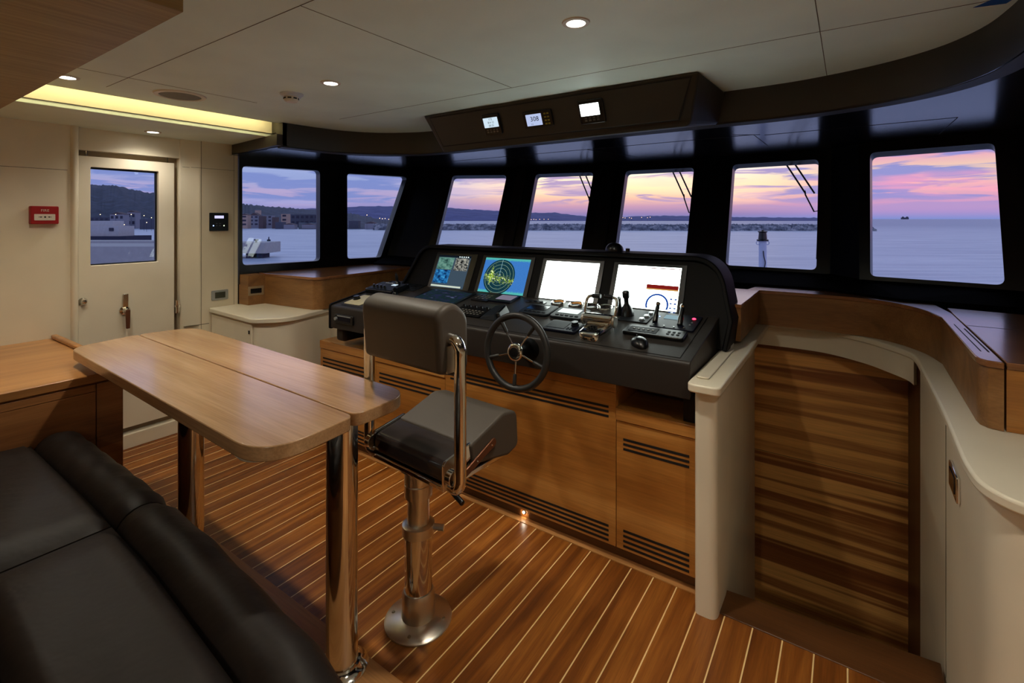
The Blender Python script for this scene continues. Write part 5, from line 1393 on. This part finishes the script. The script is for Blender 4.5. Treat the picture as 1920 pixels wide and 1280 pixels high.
prism(bm, [(SX0 + .008, p[0], p[1]) for p in fillet([(1.246, .596), (1.246, .664), (1.38, .690), (1.38, .596)], [.015, .03, .01, .01], 5)], (SX1 - SX0 - .016, 0, 0)); obj('seat_cushion', bm, 'seat_glossy', t_, bevel=.012, seg=4, angle=40)
for x in (SX0 - .001, SX1 - .009):
    bm = BM(); prism(bm, [(x, p[0], p[1]) for p in fillet([(1.238, .578), (1.238, .665), (1.25, .676), (1.40, .70), (1.40, .65), (1.30, .59)], [.0, .012, .01, .01, .02, .02], 4)], (.010, 0, 0))
    obj('side_plate', bm, 'chrome', t_, bevel=.002)
bm = BM(); pr_ = fillet([(1.375, .615), (1.360, .692), (1.55, .752), (1.635, .735), (1.645, .592), (1.58, .575)], [.02, .014, .06, .04, .03, .03], 6)
prism(bm, [(SX0 + .012, p[0], p[1]) for p in pr_], (SX1 - SX0 - .004, 0, 0)); obj('front_cushion', bm, 'seat_leather', t_, bevel=.018, seg=4, angle=50)
bm = BM(); prism(bm, [(SX1 + .008, p[0], p[1]) for p in fillet([(1.27, .592), (1.28, .572), (1.50, .652), (1.49, .682)], [.012, .012, .014, .014], 5)], (.008, 0, 0)); br_ = obj('side_bracket', bm, 'bronze', t_, bevel=.002)
bm = BM(); lathe(bm, [(0, 0), (.004, 0), (.003, .003), (0, .003)], T=frame((SX1 + .0165, 1.47, .657), (0, 1, 0), (0, 0, 1)), n=10); lathe(bm, [(0, 0), (.004, 0), (.003, .003), (0, .003)], T=frame((SX1 + .0165, 1.39, .628), (0, 1, 0), (0, 0, 1)), n=10); obj('screws', bm, 'chrome', br_)
# backrest
BX0, BX1 = -1.520, -1.098
pr_ = fillet([(1.200, .985), (1.182, 1.192), (1.26, 1.222), (1.335, 1.17), (1.337, .975), (1.27, .965)], [.025, .05, .07, .08, .03, .03], 9)
bm = BM(); prism(bm, [(BX0, p[0], p[1]) for p in pr_], (BX1 - BX0, 0, 0)); obj('backrest', bm, 'seat_leather', t_, bevel=.02, seg=5, angle=50)
for s_, xo, xi in ((-1, -1.556, BX0 + .02), (1, -1.058, BX1 - .02)):
    bm = BM()
    path = [(xi, 1.245, 1.098), (xo - s_ * .036, 1.246, 1.098), (xo - s_ * .014, 1.248, 1.090), (xo, 1.25, 1.066), (xo, 1.25, 1.04), (xo, 1.25, .90), (xo, 1.25, .66), (xo, 1.25, .628), (xo - s_ * .008, 1.25, .608), (xo - s_ * .026, 1.252, .598), (xo - s_ * .045, 1.255, .598)]
    tube(bm, smooth_path(path, 4), .0205, 18); obj('backrest_tube', bm, 'chrome', t_, angle=70)
    bm = BM(); xx = xo - s_ * .028; lathe(bm, [(0, -.012), (.026, -.012), (.026, .012), (0, .012)], T=frame((xx, 1.240, .638), (0, 1, 0), (0, 0, 1)), n=24); obj('hinge', bm, 'chrome', t_, bevel=.002)
bm = BM(); box(bm, BX1 - .002, BX1 + .006, 1.225, 1.262, .985, 1.075); obj('mount_plate', bm, 'brushed', t_)

t_.rotation_euler.z = math.radians(-4); t_.location.y += 0.018
# ---- settee
t_ = thing('settee', 'dark leather settee in front of the table with rolled front edge', 'settee', (-1.6, 0.3, 0.0))
SZ = 0.60
def sy(x):
    """the front edge sweeps back towards starboard"""
    tb = [(-3.0, 0), (-2.06, 0), (-1.557, -.012), (-1.223, -.036), (-.962, -.055), (-.85, -.078), (-.6, -.13), (-.4, -.18)]
    for (a, ya_), (b_, yb_) in zip(tb, tb[1:]):
        if x <= b_:
            f_ = max(0, (x - a) / (b_ - a)); return ya_ * (1 - f_) + yb_ * f_
    return tb[-1][1]
def roll(x0, x1, nm='bolster'):
    """rolled front cushion between x0 and x1 with soft ends"""
    sec = []
    for k in range(15):
        a = math.radians(-40 + 230 * k / 14)
        sec.append((0.638 + 0.085 * math.cos(a) - 0.0, SZ - 0.085 + 0.082 * math.sin(a)))
    sec += [(0.555, SZ - 0.16), (0.64, SZ - 0.18), (0.70, SZ - 0.17)]
    bm = BM(); rings = []
    N = 18
    for i in range(N + 1):
        f_ = i / N; x = x0 + (x1 - x0) * f_
        e = min(f_, 1 - f_) * (x1 - x0); s_ = 1 - 0.12 * max(0, 1 - e / 0.022) ** 2
        w_ = 0.004 * math.sin(i * 1.9) if 0 < i < N else 0
        cy, cz_ = 0.63, SZ - 0.10
        rings.append([(x, sy(x) + cy + (p[0] - cy) * s_, cz_ + (p[1] - cz_) * s_ + w_ * (p[1] > SZ - .05)) for p in sec])
    loft(bm, rings, True, True); return obj(nm, bm, 'settee_leather', t_, angle=60)
for a, b_ in ((-2.795, -1.868), (-1.860, -0.40)): roll(a, b_)
def cushion(x0, x1, y0, y1):
    bm = BM(); nx, ny = 16, 10; g = []
    for i in range(nx + 1):
        row = []
        for j in range(ny + 1):
            fx, fy = i / nx, j / ny
            ex = min(fx, 1 - fx) * (x1 - x0); ey = min(fy, 1 - fy) * (y1 - y0); e = min(ex, ey)
            zz_ = SZ - 0.012 - 0.03 * max(0, 1 - e / 0.035) ** 2 + 0.006 * math.sin(fx * 9 + fy * 4) * min(1, e / .08) + 0.010 * min(1, e / 0.2)
            xx_ = x0 + (x1 - x0) * fx; row.append(bm.verts.new((xx_, y0 + (y1 - y0) * fy + (sy(xx_) * fy if y1 > 0.4 else 0), zz_)))
        g.append(row)
    for i in range(nx):
        for j in range(ny): bm.faces.new([g[i][j], g[i + 1][j], g[i + 1][j + 1], g[i][j + 1]])
    bnd = [g[i][0] for i in range(nx + 1)] + [g[nx][j] for j in range(1, ny + 1)] + [g[i][ny] for i in range(nx - 1, -1, -1)] + [g[0][j] for j in range(ny - 1, 0, -1)]
    low = [bm.verts.new((v.co.x, v.co.y, SZ - 0.15)) for v in bnd]
    for i in range(len(bnd)):
        j = (i + 1) % len(bnd); bm.faces.new([bnd[i], bnd[j], low[j], low[i]])
    bm.faces.new(low)
    obj('seat_cushion', bm, 'settee_leather', t_, angle=60)
for a, b_ in ((-2.795, -1.868), (-1.860, -0.40)): cushion(a, b_, 0.242, 0.556)
for a, b_ in ((-2.795, -1.868), (-1.860, -0.40)): cushion(a, b_, -0.25, 0.234)
bm = BM(); slab(bm, [(-2.79, -.22), (-.41, -.22), (-.41, .48), (-.85, .58), (-1.5, .65), (-2.79, .66)], 0.0065, SZ - 0.152); obj('base', bm, 'plinth_wood', t_)
bm = BM()
rings = []
for i in range(13):
    x = -2.79 + 2.39 * i / 12; rings.append([(x, -0.25, 0.45), (x, -0.25, 0.95), (x, -0.32, 1.0), (x, -0.40, 0.98), (x, -0.40, 0.45)])
loft(bm, rings, True, True); obj('backrest', bm, 'settee_leather', t_, bevel=.02, seg=4)

# ================================================================= LIGHTS AND CEILING FITTINGS
def area_spot(x, y, z, power, angle=150, blend=1.0, colr=(1.0, 0.91, 0.76), size=0.03):
    l = bpy.data.lights.new('downlight_lamp', 'SPOT'); l.energy = power; l.spot_size = math.radians(angle); l.spot_blend = blend
    l.color = colr; l.shadow_soft_size = size
    o = bpy.data.objects.new('downlight_lamp', l); col.objects.link(o); o.location = (x, y, z); return o
POW = 44.0
def downlight(x, y, z, label, power=POW, lit=True):
    t_ = thing('downlight', label, 'ceiling light', (x, y, z), 'recessed ceiling downlights')
    bm = BM(); lathe(bm, [(.030, .0015), (.046, .0), (.044, -.004), (.031, -.005), (.030, .0015)], (x, y, z), n=32, cap=False); obj('ring', bm, 'label_white', t_)
    bm = BM(); lathe(bm, [(0, -.0005), (.031, -.0005), (.031, -.003), (0, -.003)], (x, y, z), n=28); obj('lens', bm, 'lamp_white', t_)
    l = area_spot(x, y, z - 0.012, power * 0.72); l.parent = t_; l.location = (0, 0, -0.012)
    l = area_spot(x, y, z - 0.012, power * 0.28, 58, 0.9); l.parent = t_; l.location = (0, 0, -0.012)
downlight(-0.735, 1.443, 2.14, 'bright ceiling downlight above the stair post, topmost in view')
downlight(-2.013, 1.431, 2.14, 'ceiling downlight beside the smoke detector', POW * 1.3)
downlight(-2.913, 0.700, 2.14, 'ceiling downlight half hidden behind the teak boxing', POW * 0.8)
downlight(-3.80 + 0.10, 1.312, 2.06, 'soffit downlight in front of the side door', POW * 0.36)
for x, y_, p_, lab in ((0.30, 0.80, 46, 'ceiling downlight over the starboard counter'), (1.0, -1.2, 230, 'added unseen fill downlight above the aft starboard corner'), (-0.3, -1.3, 230, 'added unseen fill downlight above the middle of the aft end')):
    downlight(x, y_, 2.14, lab, p_)  # the two aft lamps are added out of view, bouncing light onto the ceiling
# cove strip
bm = BM(); box(bm, -3.188, -3.168, -2.4, 1.83, 2.1705, 2.1805)
tag(obj('cove_light', bm, 'cove_led'), 'warm yellow light strip glowing in the port ceiling cove', 'light strip')
# speaker
t_ = thing('ceiling_speaker', 'round grey ceiling speaker with white rim', 'speaker', (-2.86, 1.135, 2.14))
bm = BM(); lathe(bm, [(.092, .001), (.118, .001), (.114, -.006), (.094, -.007), (.092, .001)], (-2.86, 1.135, 2.14), n=48, cap=False); obj('rim', bm, 'label_white', t_)
bm = BM(); lathe(bm, [(0, -.006), (.05, -.005), (.093, -.003), (.093, .0), (0, .0)], (-2.86, 1.135, 2.14), n=48); obj('grille', bm, 'speaker_cloth', t_)
# smoke detector
sx_, sy_ = -2.359, 1.446
t_ = thing('smoke_detector', 'white smoke detector beside the ceiling downlight', 'smoke detector', (sx_, sy_, 2.14))
bm = BM(); lathe(bm, [(0, 0), (.056, 0), (.056, -.006), (.048, -.010), (.046, -.016), (0, -.016)], (sx_, sy_, 2.14), n=32); obj('base', bm, 'white_key', t_)
bm = BM(); lathe(bm, [(0, -.016), (.036, -.016), (.034, -.034), (.026, -.042), (0, -.043)], (sx_ - .004, sy_, 2.14), n=28); hd = obj('head', bm, 'label_white', t_)
bm = BM()
for k in range(8):
    a = 2 * math.pi * k / 8; c = Vector((sx_ - .004 + .0352 * math.cos(a), sy_ + .0352 * math.sin(a), 2.115)); T = frame(c, (-math.sin(a), math.cos(a), 0), (0, 0, 1)); box(bm, -.009, .009, -.0035, .0035, -.001, .0012, T)
obj('slot', bm, 'seam_black', hd)
# strip of blue tape at the ceiling edge
bm = BM(); slab(bm, [(0.31, 2.02), (0.385, 2.035), (0.40, 1.99), (0.36, 1.96)], 2.1385, 2.1396); tag(obj('blue_tape', bm, 'blue_tape'), 'scrap of blue tape on the ceiling at upper right', 'tape')
# step light beam on the floor
l = bpy.data.lights.new('step_lamp', 'SPOT'); l.energy = 0.5; l.spot_size = math.radians(120); l.spot_blend = 0.8; l.color = (1, 0.75, 0.4); l.shadow_soft_size = 0.008
o = bpy.data.objects.new('step_lamp', l); col.objects.link(o); o.parent = sl_
o.matrix_local = Matrix.Translation(Vector((-1.345, 2.060, 0.030)) - WL[sl_]) @ Matrix.Rotation(math.radians(75), 4, 'X')
